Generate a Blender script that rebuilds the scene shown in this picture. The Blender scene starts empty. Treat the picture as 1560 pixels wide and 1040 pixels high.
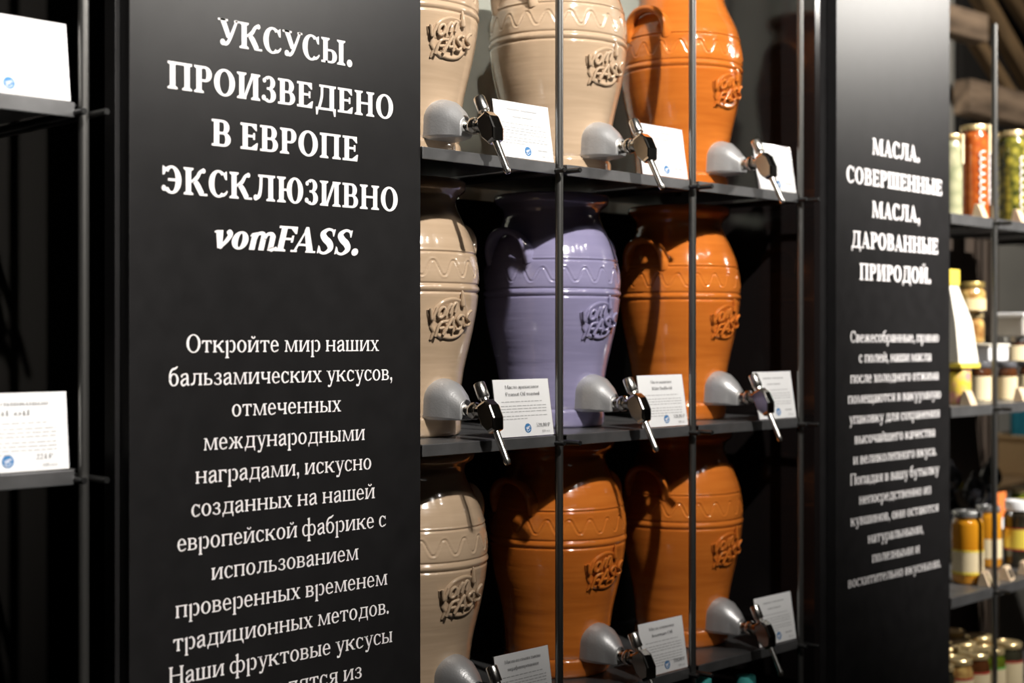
import bpy, math, random
from math import sin, cos, tan, pi, atan, atan2, hypot, sqrt
from mathutils import Vector, Matrix
random.seed(7)
SC = bpy.context.scene
COL = SC.collection

# ------------------------------------------------------------------ camera, world, lights, exposure
D = 1.436          # distance from the camera to the plane of the shelf fronts
F = 2167.0         # focal length in pixels of the 1560 px wide frame
CZ = 1.5           # camera height
cam_d = bpy.data.cameras.new('camera')
cam = bpy.data.objects.new('camera', cam_d); COL.objects.link(cam)
cam.location = (0, 0, CZ)
cam.rotation_euler = (pi / 2, 0, -pi / 4)
cam_d.sensor_width = 36; cam_d.lens = 36 * F / 1560
cam_d.shift_y = -7 / 1560
cam_d.clip_start = 0.05
cam_d.dof.use_dof = True
cam_d.dof.focus_distance = 1.93
cam_d.dof.aperture_fstop = 3.4
SC.camera = cam

SC.view_settings.view_transform = 'Standard'
SC.view_settings.look = 'None'
SC.view_settings.gamma = 1
SC.view_settings.use_curve_mapping = False
SC.view_settings.exposure = 0.0

world = bpy.data.worlds.new('world'); SC.world = world
world.use_nodes = True
world.node_tree.nodes['Background'].inputs[0].default_value = (1.0, 0.95, 0.9, 1)
world.node_tree.nodes['Background'].inputs[1].default_value = 0.03

def spot(name, loc, target, watts, radius, angle=60, blend=0.4, color=(1, 0.95, 0.88)):
    d = bpy.data.lights.new(name, 'SPOT'); d.energy = watts; d.shadow_soft_size = radius
    d.spot_size = math.radians(angle); d.spot_blend = blend; d.color = color
    o = bpy.data.objects.new(name, d); COL.objects.link(o); o.location = loc
    o.rotation_euler = (Vector(target) - Vector(loc)).to_track_quat('-Z', 'Y').to_euler()
    return o

def area(name, loc, target, sx, sy, watts, color=(1, 0.97, 0.93)):
    d = bpy.data.lights.new(name, 'AREA'); d.shape = 'RECTANGLE'; d.size = sx; d.size_y = sy; d.energy = watts; d.color = color
    o = bpy.data.objects.new(name, d); COL.objects.link(o); o.location = loc
    o.rotation_euler = (Vector(target) - Vector(loc)).to_track_quat('-Z', 'Y').to_euler()
    return o

spot('key_spot', (0.98, -0.55, 3.42), (1.72, 1.5, 2.22), 590, 0.028, 48, 1.0)
spot('left_spot', (0.30, -0.6, 3.42), (0.42, 1.5, 1.95), 420, 0.03, 30, 1.0)
spot('panel_spot', (0.85, -0.55, 3.42), (0.80, 1.45, 1.35), 460, 0.03, 27, 1.0)
spot('wall_spot', (0.05, -0.4, 3.42), (1.58, 1.78, 2.10), 190, 0.03, 10, 0.6)
spot('right_spot', (3.1, -0.7, 3.42), (3.08, 1.6, 1.75), 1200, 0.03, 38, 0.9)
for x, y in ((1.55, -0.75), (1.95, -0.60), (2.35, -0.85), (2.8, -0.65)):
    spot('track_spot', (x, y, 3.42), (x * 0.7 + 0.5, 1.6, 1.9), 14, 0.022, 46, 0.8)
spot('sign_spot', (6.2, -0.8, 3.42), (2.50, D, 2.48), 560, 0.25, 20, 1.0)
spot('sign_spot', (3.7, -2.6, 3.42), (0.94, D, 2.36), 800, 0.22, 13, 1.0)
spot('added_beam_fill', (3.6, 0.9, 3.42), (4.4, 2.4, 2.3), 130, 0.06, 70, 0.7)  # extra light, added only to brighten the timber beams
area('added_room_fill', (-0.5, -3.2, 3.5), (-0.5, -2.8, 0), 2.4, 0.5, 3)  # dim area light added as fill and for the chrome taps to reflect

# ------------------------------------------------------------------ helpers
def at(px, Y):
    """x of the point on the plane y = Y that stands px pixels along the frame"""
    return Y * tan(pi / 4 + atan((px - 780) / F))

def scale_at(X, Y):
    return F * sqrt(2) / (X + Y)          # pixels per metre there

def zat(py, X, Y):
    return CZ + (513 - py) / scale_at(X, Y)

MATS = {}
def mat(name, color=(0, 0, 0), rough=0.5, metal=0.0, coat=0.0, spec=0.5, trans=0.0, ior=1.45, bump=0.0, bscale=60, var=0.0, vscale=8, stretch=(1, 1, 1), emit=0):
    if name in MATS: return MATS[name]
    m = bpy.data.materials.new(name); m.use_nodes = True
    nt = m.node_tree; b = nt.nodes['Principled BSDF']
    b.inputs['Base Color'].default_value = (*color, 1)
    b.inputs['Roughness'].default_value = rough
    b.inputs['Metallic'].default_value = metal
    b.inputs['Coat Weight'].default_value = coat
    b.inputs['Coat Roughness'].default_value = 0.05
    b.inputs['Specular IOR Level'].default_value = spec
    b.inputs['Transmission Weight'].default_value = trans
    b.inputs['IOR'].default_value = ior
    if emit:
        b.inputs['Emission Color'].default_value = (*color, 1); b.inputs['Emission Strength'].default_value = emit
    if bump or var:
        tc = nt.nodes.new('ShaderNodeTexCoord'); mp = nt.nodes.new('ShaderNodeMapping')
        mp.inputs['Scale'].default_value = stretch
        nt.links.new(tc.outputs['Object'], mp.inputs['Vector'])
    if bump:
        n = nt.nodes.new('ShaderNodeTexNoise'); n.inputs['Scale'].default_value = bscale; n.inputs['Detail'].default_value = 3
        nt.links.new(mp.outputs[0], n.inputs['Vector'])
        bp = nt.nodes.new('ShaderNodeBump'); bp.inputs['Strength'].default_value = bump; bp.inputs['Distance'].default_value = 0.002
        nt.links.new(n.outputs[0], bp.inputs['Height']); nt.links.new(bp.outputs[0], b.inputs['Normal'])
    if var:
        n2 = nt.nodes.new('ShaderNodeTexNoise'); n2.inputs['Scale'].default_value = vscale; n2.inputs['Detail'].default_value = 4
        nt.links.new(mp.outputs[0], n2.inputs['Vector'])
        r = nt.nodes.new('ShaderNodeValToRGB')
        r.color_ramp.elements[0].position = 0.3; r.color_ramp.elements[1].position = 0.7
        r.color_ramp.elements[0].color = (*[max(0, c * (1 - var)) for c in color], 1)
        r.color_ramp.elements[1].color = (*[min(1, c * (1 + var)) for c in color], 1)
        nt.links.new(n2.outputs[0], r.inputs[0]); nt.links.new(r.outputs[0], b.inputs['Base Color'])
    MATS[name] = m
    return m

class MB:
    def __init__(s): s.v = []; s.f = []
    def add(s, vs, fs):
        n = len(s.v); s.v += [tuple(p) for p in vs]; s.f += [tuple(i + n for i in f) for f in fs]; return s
    def box(s, x0, y0, z0, x1, y1, z1, M=None):
        vs = [Vector(p) for p in ((x0, y0, z0), (x1, y0, z0), (x1, y1, z0), (x0, y1, z0), (x0, y0, z1), (x1, y0, z1), (x1, y1, z1), (x0, y1, z1))]
        if M: vs = [M @ p for p in vs]
        return s.add(vs, ((0, 3, 2, 1), (4, 5, 6, 7), (0, 1, 5, 4), (1, 2, 6, 5), (2, 3, 7, 6), (3, 0, 4, 7)))
    def loft(s, rings, caps=True, closed=True):
        n = len(rings[0]); vs = [p for r in rings for p in r]; fs = []
        for i in range(len(rings) - 1):
            for j in range(n if closed else n - 1):
                k = (j + 1) % n
                fs.append((i * n + j, i * n + k, (i + 1) * n + k, (i + 1) * n + j))
        if caps:
            fs.append(tuple(range(n - 1, -1, -1))); fs.append(tuple((len(rings) - 1) * n + j for j in range(n)))
        return s.add(vs, fs)
    def tube(s, pts, rad, n=12, flat=None, caps=True, up=None):
        """rad: number or list; flat: (a, b) semi-axes for an oval section, a along `up`"""
        pts = [Vector(p) for p in pts]; rings = []
        prev = None
        for i, p in enumerate(pts):
            t = (pts[min(i + 1, len(pts) - 1)] - pts[max(i - 1, 0)]).normalized()
            if up is not None:
                u = Vector(up[i]) if isinstance(up, list) else Vector(up)
                u = (u - t * u.dot(t)).normalized()
            elif prev is None:
                u = Vector((0, 0, 1)) if abs(t.z) < 0.9 else Vector((1, 0, 0))
                u = (u - t * u.dot(t)).normalized()
            else:
                u = (prev - t * prev.dot(t)).normalized()
            prev = u; w = t.cross(u)
            r = rad[i] if isinstance(rad, (list, tuple)) else rad
            a, b = (r, r) if flat is None else (flat[0] * r, flat[1] * r)
            rings.append([p + u * (a * cos(2 * pi * k / n)) + w * (b * sin(2 * pi * k / n)) for k in range(n)])
        return s.loft(rings, caps)
    def lathe(s, prof, n=32, M=None, cap0=True, cap1=True):
        rings = []
        for r, z in prof:
            ring = [Vector((r * cos(2 * pi * k / n), r * sin(2 * pi * k / n), z)) for k in range(n)]
            if M: ring = [M @ p for p in ring]
            rings.append(ring)
        vs = [p for r in rings for p in r]; fs = []
        for i in range(len(rings) - 1):
            for j in range(n):
                k = (j + 1) % n; fs.append((i * n + j, i * n + k, (i + 1) * n + k, (i + 1) * n + j))
        if cap0: fs.append(tuple(range(n - 1, -1, -1)))
        if cap1: fs.append(tuple((len(rings) - 1) * n + j for j in range(n)))
        return s.add(vs, fs)
    def build(s, name, m, parent=None, smooth=None, bevel=0, loc=None, rot=None):
        me = bpy.data.meshes.new(name); me.from_pydata(s.v, [], s.f); me.update()
        if smooth is not None:
            me.polygons.foreach_set('use_smooth', [True] * len(me.polygons))
            me.set_sharp_from_angle(angle=math.radians(smooth))
        o = bpy.data.objects.new(name, me); COL.objects.link(o)
        if m: me.materials.append(m)
        if parent: o.parent = parent
        if bevel:
            b = o.modifiers.new('bevel', 'BEVEL'); b.width = bevel; b.segments = 2; b.limit_method = 'ANGLE'; b.angle_limit = 0.7
        if loc: o.location = loc
        if rot: o.rotation_euler = rot
        return o

def tag(o, label, cat, group=None, kind=None):
    o['label'] = label; o['category'] = cat
    if group: o['group'] = group
    if kind: o['kind'] = kind
    return o

def thing(name, label, cat, loc=(0, 0, 0), group=None, rz=0):
    o = bpy.data.objects.new(name, None); COL.objects.link(o); o.location = loc; o.rotation_euler = (0, 0, rz)
    o.empty_display_size = 0.05
    return tag(o, label, cat, group)

def struct(o):
    o['kind'] = 'structure'; return o

def copy_tree(o, parent=None):
    c = o.copy(); COL.objects.link(c); c.parent = parent
    for ch in list(o.children): copy_tree(ch, c)
    return c

# ------------------------------------------------------------------ materials
BLACK = mat('black_satin_board', (0.012, 0.0115, 0.012), 0.36, spec=0.5, var=0.15, vscale=30)
GLOSSY = mat('glossy_black_board', (0.010, 0.008, 0.008), 0.12, spec=1.0)
STEEL = mat('blackened_steel', (0.22, 0.22, 0.225), 0.36, metal=0.75, var=0.25, vscale=14)
ROD = mat('steel_rod', (0.20, 0.197, 0.19), 0.34, metal=0.9)
PEGM = mat('dark_peg_steel', (0.05, 0.05, 0.05), 0.35, metal=0.8)
WHITE = mat('white_vinyl_print', (0.93, 0.90, 0.91), 0.5)
PAPER = mat('white_card_paper', (0.86, 0.86, 0.87), 0.6)
ACRYL = mat('clear_acrylic', (0.93, 0.94, 1.0), 0.04, trans=1.0, ior=1.3)
INK = mat('grey_ink', (0.22, 0.22, 0.23), 0.6)
INKL = mat('pale_grey_ink', (0.45, 0.45, 0.46), 0.6)
BLUE = mat('blue_ink', (0.05, 0.20, 0.45), 0.5)
CHROME = mat('polished_chrome', (0.80, 0.78, 0.74), 0.12, metal=1.0)
SATINC = mat('satin_chrome', (0.82, 0.80, 0.76), 0.24, metal=1.0)
CASTAL = mat('satin_cast_aluminium', (0.54, 0.54, 0.55), 0.38, metal=0.55, bump=0.15, bscale=400)
WALLM = mat('grey_green_plaster', (0.30, 0.31, 0.27), 0.9, bump=0.3, bscale=40, var=0.12, vscale=12)
FLOORM = mat('grey_floor', (0.09, 0.08, 0.07), 0.4, var=0.2, vscale=3)
CEILM = mat('dark_ceiling', (0.10, 0.095, 0.09), 0.9)

def glaze(name, c, dark, brown=0.0):
    m = bpy.data.materials.new(name); m.use_nodes = True; nt = m.node_tree; b = nt.nodes['Principled BSDF']
    b.inputs['Roughness'].default_value = 0.13; b.inputs['Specular IOR Level'].default_value = 0.5
    b.inputs['Coat Weight'].default_value = 0.7; b.inputs['Coat Roughness'].default_value = 0.035
    tc = nt.nodes.new('ShaderNodeTexCoord')
    mp = nt.nodes.new('ShaderNodeMapping'); mp.inputs['Scale'].default_value = (3, 3, 30)
    nt.links.new(tc.outputs['Object'], mp.inputs[0])
    n = nt.nodes.new('ShaderNodeTexNoise'); n.inputs['Scale'].default_value = 2.2; n.inputs['Detail'].default_value = 5
    nt.links.new(mp.outputs[0], n.inputs['Vector'])
    r = nt.nodes.new('ShaderNodeValToRGB'); r.color_ramp.elements[0].position = 0.25; r.color_ramp.elements[1].position = 0.75
    r.color_ramp.elements[0].color = (*dark, 1); r.color_ramp.elements[1].color = (*c, 1)
    nt.links.new(n.outputs[0], r.inputs[0]); nt.links.new(r.outputs[0], b.inputs['Base Color'])
    n2 = nt.nodes.new('ShaderNodeTexNoise'); n2.inputs['Scale'].default_value = 5; n2.inputs['Detail'].default_value = 2
    mp2 = nt.nodes.new('ShaderNodeMapping'); mp2.inputs['Scale'].default_value = (1.5, 1.5, 14)
    nt.links.new(tc.outputs['Object'], mp2.inputs[0]); nt.links.new(mp2.outputs[0], n2.inputs['Vector'])
    bp = nt.nodes.new('ShaderNodeBump'); bp.inputs['Strength'].default_value = 0.35; bp.inputs['Distance'].default_value = 0.0025
    nt.links.new(n2.outputs[0], bp.inputs['Height']); nt.links.new(bp.outputs[0], b.inputs['Normal'])
    nt.links.new(bp.outputs[0], b.inputs['Coat Normal'])
    MATS[name] = m
    return m
TAN = glaze('tan_glaze', (0.55, 0.405, 0.28), (0.45, 0.325, 0.215))
LAV = glaze('lavender_glaze', (0.275, 0.255, 0.405), (0.225, 0.21, 0.345))
ORG = glaze('orange_glaze', (0.66, 0.195, 0.030), (0.50, 0.125, 0.016))

# ------------------------------------------------------------------ lettering: serif glyphs drawn in code
class Pen:
    """collects convex pieces of a glyph in em units; T = letter height, s = stem, h = hairline"""
    def __init__(p, T, s, h, k): p.T = T; p.s = s; p.h = h; p.k = k; p.q = []
    def poly(p, *pts): p.q.append(list(pts))
    def rect(p, x0, y0, x1, y1): p.poly((x0, y0), (x1, y0), (x1, y1), (x0, y1))
    def serif(p, x0, x1, y, up=True, e=None):
        """slab under (up) or over a stem that spans x0..x1 at height y, with little brackets"""
        e = p.s * 0.42 if e is None else e
        t = p.h * 0.85; g = 1 if up else -1
        p.poly((x0 - e, y), (x1 + e, y), (x1 + e, y + g * t * 0.75), (x1, y + g * t * 1.5), (x0, y + g * t * 1.5), (x0 - e, y + g * t * 0.75))
    def stem(p, x, y0=0, y1=None, w=None, b=True, t=True):
        y1 = p.T if y1 is None else y1; w = p.s if w is None else w
        p.rect(x, y0, x + w, y1)
        if b: p.serif(x, x + w, y0)
        if t: p.serif(x, x + w, y1, False)
    def bar(p, x0, x1, y, t=None):
        t = p.h if t is None else t; p.rect(x0, y - t / 2, x1, y + t / 2)
    def diag(p, x0, y0, x1, y1, w): p.poly((x0, y0), (x0 + w, y0), (x1 + w, y1), (x1, y1))
    def ball(p, x, y, r, n=12): p.poly(*[(x + r * cos(2 * pi * i / n), y + r * sin(2 * pi * i / n)) for i in range(n)])
    def arc(p, cx, cy, rx, ry, a0=0, a1=360, s=None, h=None, n=None):
        s = p.s * 1.08 if s is None else s; h = p.h * 0.95 if h is None else h
        n = n or max(6, int(abs(a1 - a0) / 15))
        for i in range(n):
            A = math.radians(a0 + (a1 - a0) * i / n); B = math.radians(a0 + (a1 - a0) * (i + 1) / n)
            p.poly((cx + rx * cos(A), cy + ry * sin(A)), (cx + rx * cos(B), cy + ry * sin(B)),
                   (cx + (rx - s) * cos(B), cy + (ry - h) * sin(B)), (cx + (rx - s) * cos(A), cy + (ry - h) * sin(A)))
    def stroke(p, pts, n=5):
        """smooth stroke through (x, y, width)"""
        P = [pts[0]] + list(pts) + [pts[-1]]; out = []
        for i in range(1, len(P) - 2):
            for j in range(n):
                t = j / n; a, b, c, d = P[i - 1], P[i], P[i + 1], P[i + 2]
                out.append([0.5 * (2 * b[m] + (c[m] - a[m]) * t + (2 * a[m] - 5 * b[m] + 4 * c[m] - d[m]) * t * t + (3 * b[m] - a[m] - 3 * c[m] + d[m]) * t ** 3) for m in range(3)])
        out.append(list(pts[-1])); L = []
        for i, q in enumerate(out):
            a = out[max(i - 1, 0)]; b = out[min(i + 1, len(out) - 1)]
            dx, dy = b[0] - a[0], b[1] - a[1]; l = hypot(dx, dy) or 1
            nx, ny = -dy / l * q[2] / 2, dx / l * q[2] / 2
            L.append(((q[0] + nx, q[1] + ny), (q[0] - nx, q[1] - ny)))
        for i in range(len(L) - 1): p.poly(L[i][1], L[i + 1][1], L[i + 1][0], L[i][0])

def n_bowl(p, x, y0, y1, w):      # a right-hand bowl hanging off a stem whose left edge is x
    cy = (y0 + y1) / 2; ry = (y1 - y0) / 2; rx = w * 0.52
    xc = x + w - rx
    p.arc(xc, cy, rx, ry, -90, 90, s=p.s * 1.02)
    p.rect(x, y1 - p.h * 0.95, xc, y1); p.rect(x, y0, xc, y0 + p.h * 0.95)

def GLY(ch, bold):
    up = ch.isupper() or ch.isdigit()
    S = 0.162 if bold else 0.108; h = 0.060 if bold else 0.044
    low = not up
    T = 0.655 if up else 0.44
    if low: S *= 0.92
    C = ch.upper() if ch in 'кнпмтвгдзилмжйцчшщыьюяэхосуъ' or up else ch
    p = Pen(T, S, h, 1); s = S; e = s * 0.42
    u = T / 0.655
    W = lambda base: base * (u if up else u * 1.12) + (0 if up else 0.02)
    sb = 0.035
    a = None
    x = sb + e
    if C in ('П',):
        w = W(0.60); p.stem(x, t=False); p.stem(x + w - s, t=False); p.rect(x - e, T - h, x + w + e, T); p.serif(x, x + s, T, False); p.serif(x + w - s, x + w, T, False); a = x + w + e + sb
    elif C == 'Н':
        w = W(0.60); p.stem(x); p.stem(x + w - s); p.bar(x, x + w, T * 0.51); a = x + w + e + sb
    elif C in 'ИЙ':
        w = W(0.62); p.stem(x); p.stem(x + w - s); p.diag(x + s * 0.8, h * 0.6, x + w - s * 0.8 - h * 1.5, T - h * 0.6, h * 1.5); a = x + w + e + sb
        if C == 'Й':
            c = x + w / 2; b0 = T + 0.10
            p.stroke([(c - 0.085, b0 + 0.05, 0.07), (c - 0.05, b0 - 0.005, 0.045), (c, b0 - 0.02, 0.04), (c + 0.05, b0 - 0.005, 0.045), (c + 0.085, b0 + 0.05, 0.07)], 3)
    elif C == 'Ш' or C == 'Щ':
        w = W(0.84); p.stem(x); p.stem(x + w / 2 - s / 2); p.stem(x + w - s); p.bar(x, x + w + (e if C == 'Щ' else 0), h / 2)
        a = x + w + e + sb
        if C == 'Щ': p.poly((x + w - h, 0), (x + w + e + 0.03, 0), (x + w + e + 0.03, -0.14), (x + w + e, -0.14)); a += 0.03
    elif C == 'Ц':
        w = W(0.58); p.stem(x); p.stem(x + w - s); p.bar(x, x + w + e, h / 2); p.poly((x + w - h, 0), (x + w + e + 0.03, 0), (x + w + e + 0.03, -0.14), (x + w + e, -0.14)); a = x + w + e + sb + 0.03
    elif C == 'Ч':
        w = W(0.54); p.stem(x + w - s); p.stem(x, T * 0.5, b=False)
        p.stroke([(x + s / 2, T * 0.6, s), (x + s * 0.7, T * 0.46, s * 0.9), (x + s + w * 0.18, T * 0.40, h * 1.3), (x + w - s / 2, T * 0.46, h)]); a = x + w + e + sb
    elif C == 'Е' or (up and C == 'E'):
        w = W(0.46); p.stem(x, b=False, t=False); p.rect(x - e, 0, x + w, h); p.rect(x - e, T - h, x + w - 0.01, T); p.bar(x, x + w * 0.78, T * 0.52)
        p.poly((x + w - 0.02, T), (x + w, T - 0.17 * u), (x + w - 0.035, T - 0.17 * u), (x + w * 0.62, T - h), (x + w * 0.62, T))
        p.poly((x + w + 0.03, 0.18 * u), (x + w, 0), (x + w * 0.6, 0), (x + w * 0.6, h), (x + w - 0.01, 0.18 * u))
        p.rect(x + w * 0.73, T * 0.52 - 0.085 * u, x + w * 0.73 + h, T * 0.52 + 0.085 * u); a = x + w + 0.03 + sb
    elif C == 'F':
        w = W(0.44); p.stem(x, t=False); p.rect(x - e, T - h, x + w, T); p.bar(x, x + w * 0.8, T * 0.50)
        p.poly((x + w, T), (x + w + 0.01, T - 0.19), (x + w - 0.03, T - 0.19), (x + w * 0.6, T - h), (x + w * 0.6, T))
        p.rect(x + w * 0.74, T * 0.50 - 0.09, x + w * 0.74 + h, T * 0.50 + 0.09); a = x + w + sb
    elif C == 'Г' or ch == 'г':
        w = W(0.46); p.stem(x, t=False); p.rect(x - e, T - h, x + w, T); p.poly((x + w - 0.01, T), (x + w + 0.015, T - 0.30 * T), (x + w - 0.02, T - 0.30 * T), (x + w * 0.6, T - h), (x + w * 0.6, T)); a = x + w + sb
    elif C in 'РP':
        if low: C = None
        else:
            w = W(0.48); p.stem(x); n_bowl(p, x + s * 0.5, T * 0.42, T, w - s * 0.5); a = x + w + sb
    elif C in 'ВB':
        w = W(0.52); p.stem(x, b=False, t=False); p.rect(x - e, 0, x + s, h * 0.95); p.rect(x - e, T - h * 0.95, x + s, T)
        n_bowl(p, x + s * 0.5, T * 0.5 - h * 0.4, T, w * 0.92 - s * 0.5); n_bowl(p, x + s * 0.5, 0, T * 0.5 + h * 0.5, w - s * 0.5); a = x + w + sb
    elif C in 'ЬЫ':
        w = W(0.50); p.stem(x, b=False); p.rect(x - e, 0, x + s, h * 0.95); n_bowl(p, x + s * 0.5, 0, T * 0.56, w - s * 0.5); a = x + w + sb
        if C == 'Ы': x2 = x + w + 0.03 + e * 0.6; p.stem(x2); a = x2 + s + e + sb
    elif C in 'ОO' or ch == 'о':
        rx = W(0.335) if up else 0.235; p.arc(sb + rx, T / 2, rx, T / 2 + 0.012, 0, 360); a = 2 * sb + 2 * rx
        if bold and low: pass
    elif C in 'СC' or ch == 'с':
        rx = W(0.31) if up else 0.215; p.arc(sb + rx, T / 2, rx, T / 2 + 0.012, 48, 312)
        cx = sb + rx
        p.poly((cx + rx * 0.62, T * 0.93), (cx + rx * 0.86, T * 1.0), (cx + rx * 0.88, T * 0.66), (cx + rx * 0.70, T * 0.68), (cx + rx * 0.45, T * 0.9))
        p.stroke([(cx + rx * 0.45, T * 0.07, h * 1.2), (cx + rx * 0.75, T * 0.15, h), (cx + rx * 0.92, T * 0.25, h * 0.6)], 3); a = cx + rx * 0.92 + sb
    elif C == 'Э':
        rx = W(0.30); cx = sb + rx; p.arc(cx, T / 2, rx, T / 2 + 0.012, -140, 140); p.bar(cx - rx * 0.35, cx + rx - s * 0.8, T / 2)
        p.poly((cx - rx * 0.62, T * 0.93), (cx - rx * 0.9, T * 1.0), (cx - rx * 0.9, T * 0.66), (cx - rx * 0.72, T * 0.68), (cx - rx * 0.5, T * 0.9))
        p.ball(cx - rx * 0.78, T * 0.18, s * 0.42); a = cx + rx + sb
    elif C == 'З' or ch == 'з':
        rx = W(0.22); cx = sb + rx * 1.05
        p.arc(cx, T * 0.755, rx * 0.92, T * 0.245 + 0.01, -90, 140, s=s * 0.95); p.arc(cx, T * 0.27, rx * 1.05, T * 0.27 + 0.01, -140, 90, s=s * 1.05)
        p.bar(cx - rx * 0.35, cx, T * 0.525); p.ball(cx - rx * 0.72, T * 0.83, s * 0.36); p.ball(cx - rx * 0.80, T * 0.16, s * 0.42); a = cx + rx * 1.05 + sb
    elif C == 'Ю':
        p.stem(x); rx = W(0.29); cx = x + s + W(0.10) + rx; p.bar(x, cx - rx + s * 0.5, T / 2); p.arc(cx, T / 2, rx, T / 2 + 0.012); a = cx + rx + sb
    elif C == 'К':
        w = W(0.58); p.stem(x)
        p.bar(x + s * 0.8, x + s * 1.5, T * 0.51)
        p.stroke([(x + s * 1.3, T * 0.50, h * 1.4), (x + w * 0.60, T * 0.66, h * 1.7), (x + w * 0.76, T * 0.86, s * 0.55), (x + w * 0.95, T * 0.95, s * 0.50)], 4)
        p.ball(x + w * 0.95, T * 0.925, s * 0.38)
        p.stroke([(x + s * 1.25, T * 0.53, h), (x + w * 0.58, T * 0.42, s * 0.95), (x + w * 0.86, h * 0.6, s * 0.95)], 4)
        p.rect(x + w * 0.80, 0, x + w * 1.04 + e, h * 0.85); a = x + w * 1.04 + e + 0.01
    elif C == 'Ж':
        w = W(0.84); c = x + w / 2; p.stem(c - s / 2)
        for g in (-1, 1):
            p.bar(*sorted((c, c + g * s * 1.1)), T * 0.51)
            p.stroke([(c + g * s, T * 0.51, h * 1.3), (c + g * w * 0.28, T * 0.68, h * 1.6), (c + g * w * 0.36, T * 0.87, s * 0.5), (c + g * w * 0.46, T * 0.94, s * 0.5)], 3)
            p.ball(c + g * w * 0.46, T * 0.91, s * 0.36)
            p.stroke([(c + g * s, T * 0.52, h), (c + g * w * 0.27, T * 0.40, s * 0.9), (c + g * w * 0.43, h * 0.5, s * 0.9)], 3)
            q = sorted((c + g * w * 0.38, c + g * (w * 0.5 + e))); p.rect(q[0], 0, q[1], h * 0.85)
        a = x + w + e + sb
    elif C == 'У' or ch == 'у':
        w = W(0.60) if up else 0.46; b0 = 0 if up else -0.21
        yj = T * 0.30 if up else 0.03
        x = sb + 0.02
        p.poly((x + 0.02, T), (x + 0.02 + s * 1.05, T), (x + w * 0.52 + s * 0.5, yj), (x + w * 0.52 - s * 0.42, yj))
        p.stroke([(x + w - 0.03, T, h * 1.2), (x + w * 0.60, yj + 0.02, h * 1.5), (x + w * 0.40, b0 + 0.05, h * 1.5), (x + w * 0.20, b0 + s * 0.42, s * 0.6)], 4)
        p.ball(x + w * 0.19, b0 + s * 0.45, s * 0.48)
        p.rect(x - 0.035, T - h * 0.85, x + s * 1.4 + 0.05, T); p.rect(x + w - 0.12, T - h * 0.85, x + w + 0.045, T); a = x + w + 0.02
        if low: a += 0.01
    elif C == 'Х' or ch == 'х':
        w = W(0.60); x = sb
        p.diag(x + w - s * 1.2 - 0.01, 0, x + 0.02, T, s * 1.15); p.diag(x + 0.05, 0, x + w - 0.09, T, h * 1.3)
        for c0, c1, y, g in ((x - 0.01, x + 0.15, 0, 1), (x + w - s * 1.5 - 0.02, x + w + 0.02, 0, 1), (x - 0.02, x + s * 1.4 + 0.05, T, -1), (x + w - 0.16, x + w + 0.005, T, -1)):
            p.rect(c0, min(y, y + g * h * 0.85), c1, max(y, y + g * h * 0.85))
        a = x + w + sb
    elif C == 'Л' or ch == 'л':
        w = W(0.60); xr = x + w - s; p.stem(xr, t=False)
        p.rect(x + w * 0.16, T - h, xr + s + e, T); p.serif(xr, xr + s, T, False)
        p.stroke([(x + w * 0.32, T - h / 2, h * 1.6), (x + w * 0.30, T * 0.5, h * 1.6), (x + w * 0.22, T * 0.2, h * 1.9), (x + w * 0.06, s * 0.35, s * 0.6)], 4)
        p.ball(x + w * 0.02, s * 0.42, s * 0.46); a = x + w + e + sb
    elif C == 'Д' or ch == 'д':
        w = W(0.62); xr = x + w - s; p.stem(xr, b=False, t=False); p.rect(x + w * 0.14, T - h, xr + s + e, T); p.serif(xr, xr + s, T, False)
        p.stroke([(x + w * 0.30, T - h / 2, h * 1.5), (x + w * 0.28, T * 0.5, h * 1.5), (x + w * 0.12, h * 0.5, h * 1.5)], 4)
        p.rect(x - e * 0.6, 0, x + w + e, h); q = 0.14 if up else 0.12
        p.poly((x - e * 0.6, h), (x - e * 0.6 + 0.015, -q), (x - e * 0.6 + h * 1.1, -q), (x + 0.07, h)); p.poly((x + w + e, h), (x + w + e - 0.015, -q), (x + w + e - h * 1.1, -q), (x + w - 0.05, h)); a = x + w + e + sb
    elif C == 'М' or ch == 'м' or ch == 'M':
        w = W(0.80); x += 0.01; hs = h * 1.4
        p.poly((x, 0), (x + hs, 0), (x + hs + 0.04, T), (x + 0.04, T)); p.serif(x, x + hs, 0, True, 0.045)
        p.poly((x + w - s, 0), (x + w, 0), (x + w - 0.03, T), (x + w - s - 0.03, T)); p.serif(x + w - s, x + w, 0)
        p.poly((x + 0.03, T), (x + s * 1.15, T), (x + w * 0.47 + s * 0.35, 0), (x + w * 0.47 - s * 0.25, 0))
        p.diag(x + w * 0.47 - 0.01, 0, x + w - s - 0.045, T, h * 1.2)
        p.rect(x - 0.04, T - h * 0.85, x + s, T); p.rect(x + w - s, T - h * 0.85, x + w + 0.045, T); a = x + w + e + sb - 0.01
    elif C in 'АA':
        if low: C = None
        else:
            w = W(0.66); x = sb
            p.poly((x + w * 0.44, T + 0.01), (x + w * 0.56, T + 0.01), (x + w - 0.02, 0), (x + w - 0.02 - s * 1.2, 0), (x + w * 0.40, T * 0.86))
            p.poly((x + 0.055, 0), (x + 0.055 + h * 1.2, 0), (x + w * 0.50, T * 0.86), (x + w * 0.46, T * 0.94)); p.bar(x + w * 0.22, x + w * 0.72, T * 0.30)
            p.rect(x - 0.01, 0, x + 0.17, h * 0.85); p.rect(x + w - s * 1.55, 0, x + w + 0.03, h * 0.85); a = x + w + sb
    elif C == 'Т' or ch == 'т' or ch == 'T':
        w = W(0.58) if up else 0.46; x = sb; c = x + w / 2; p.stem(c - s / 2, t=False); p.rect(x, T - h, x + w, T)
        q = T * 0.28
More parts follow.
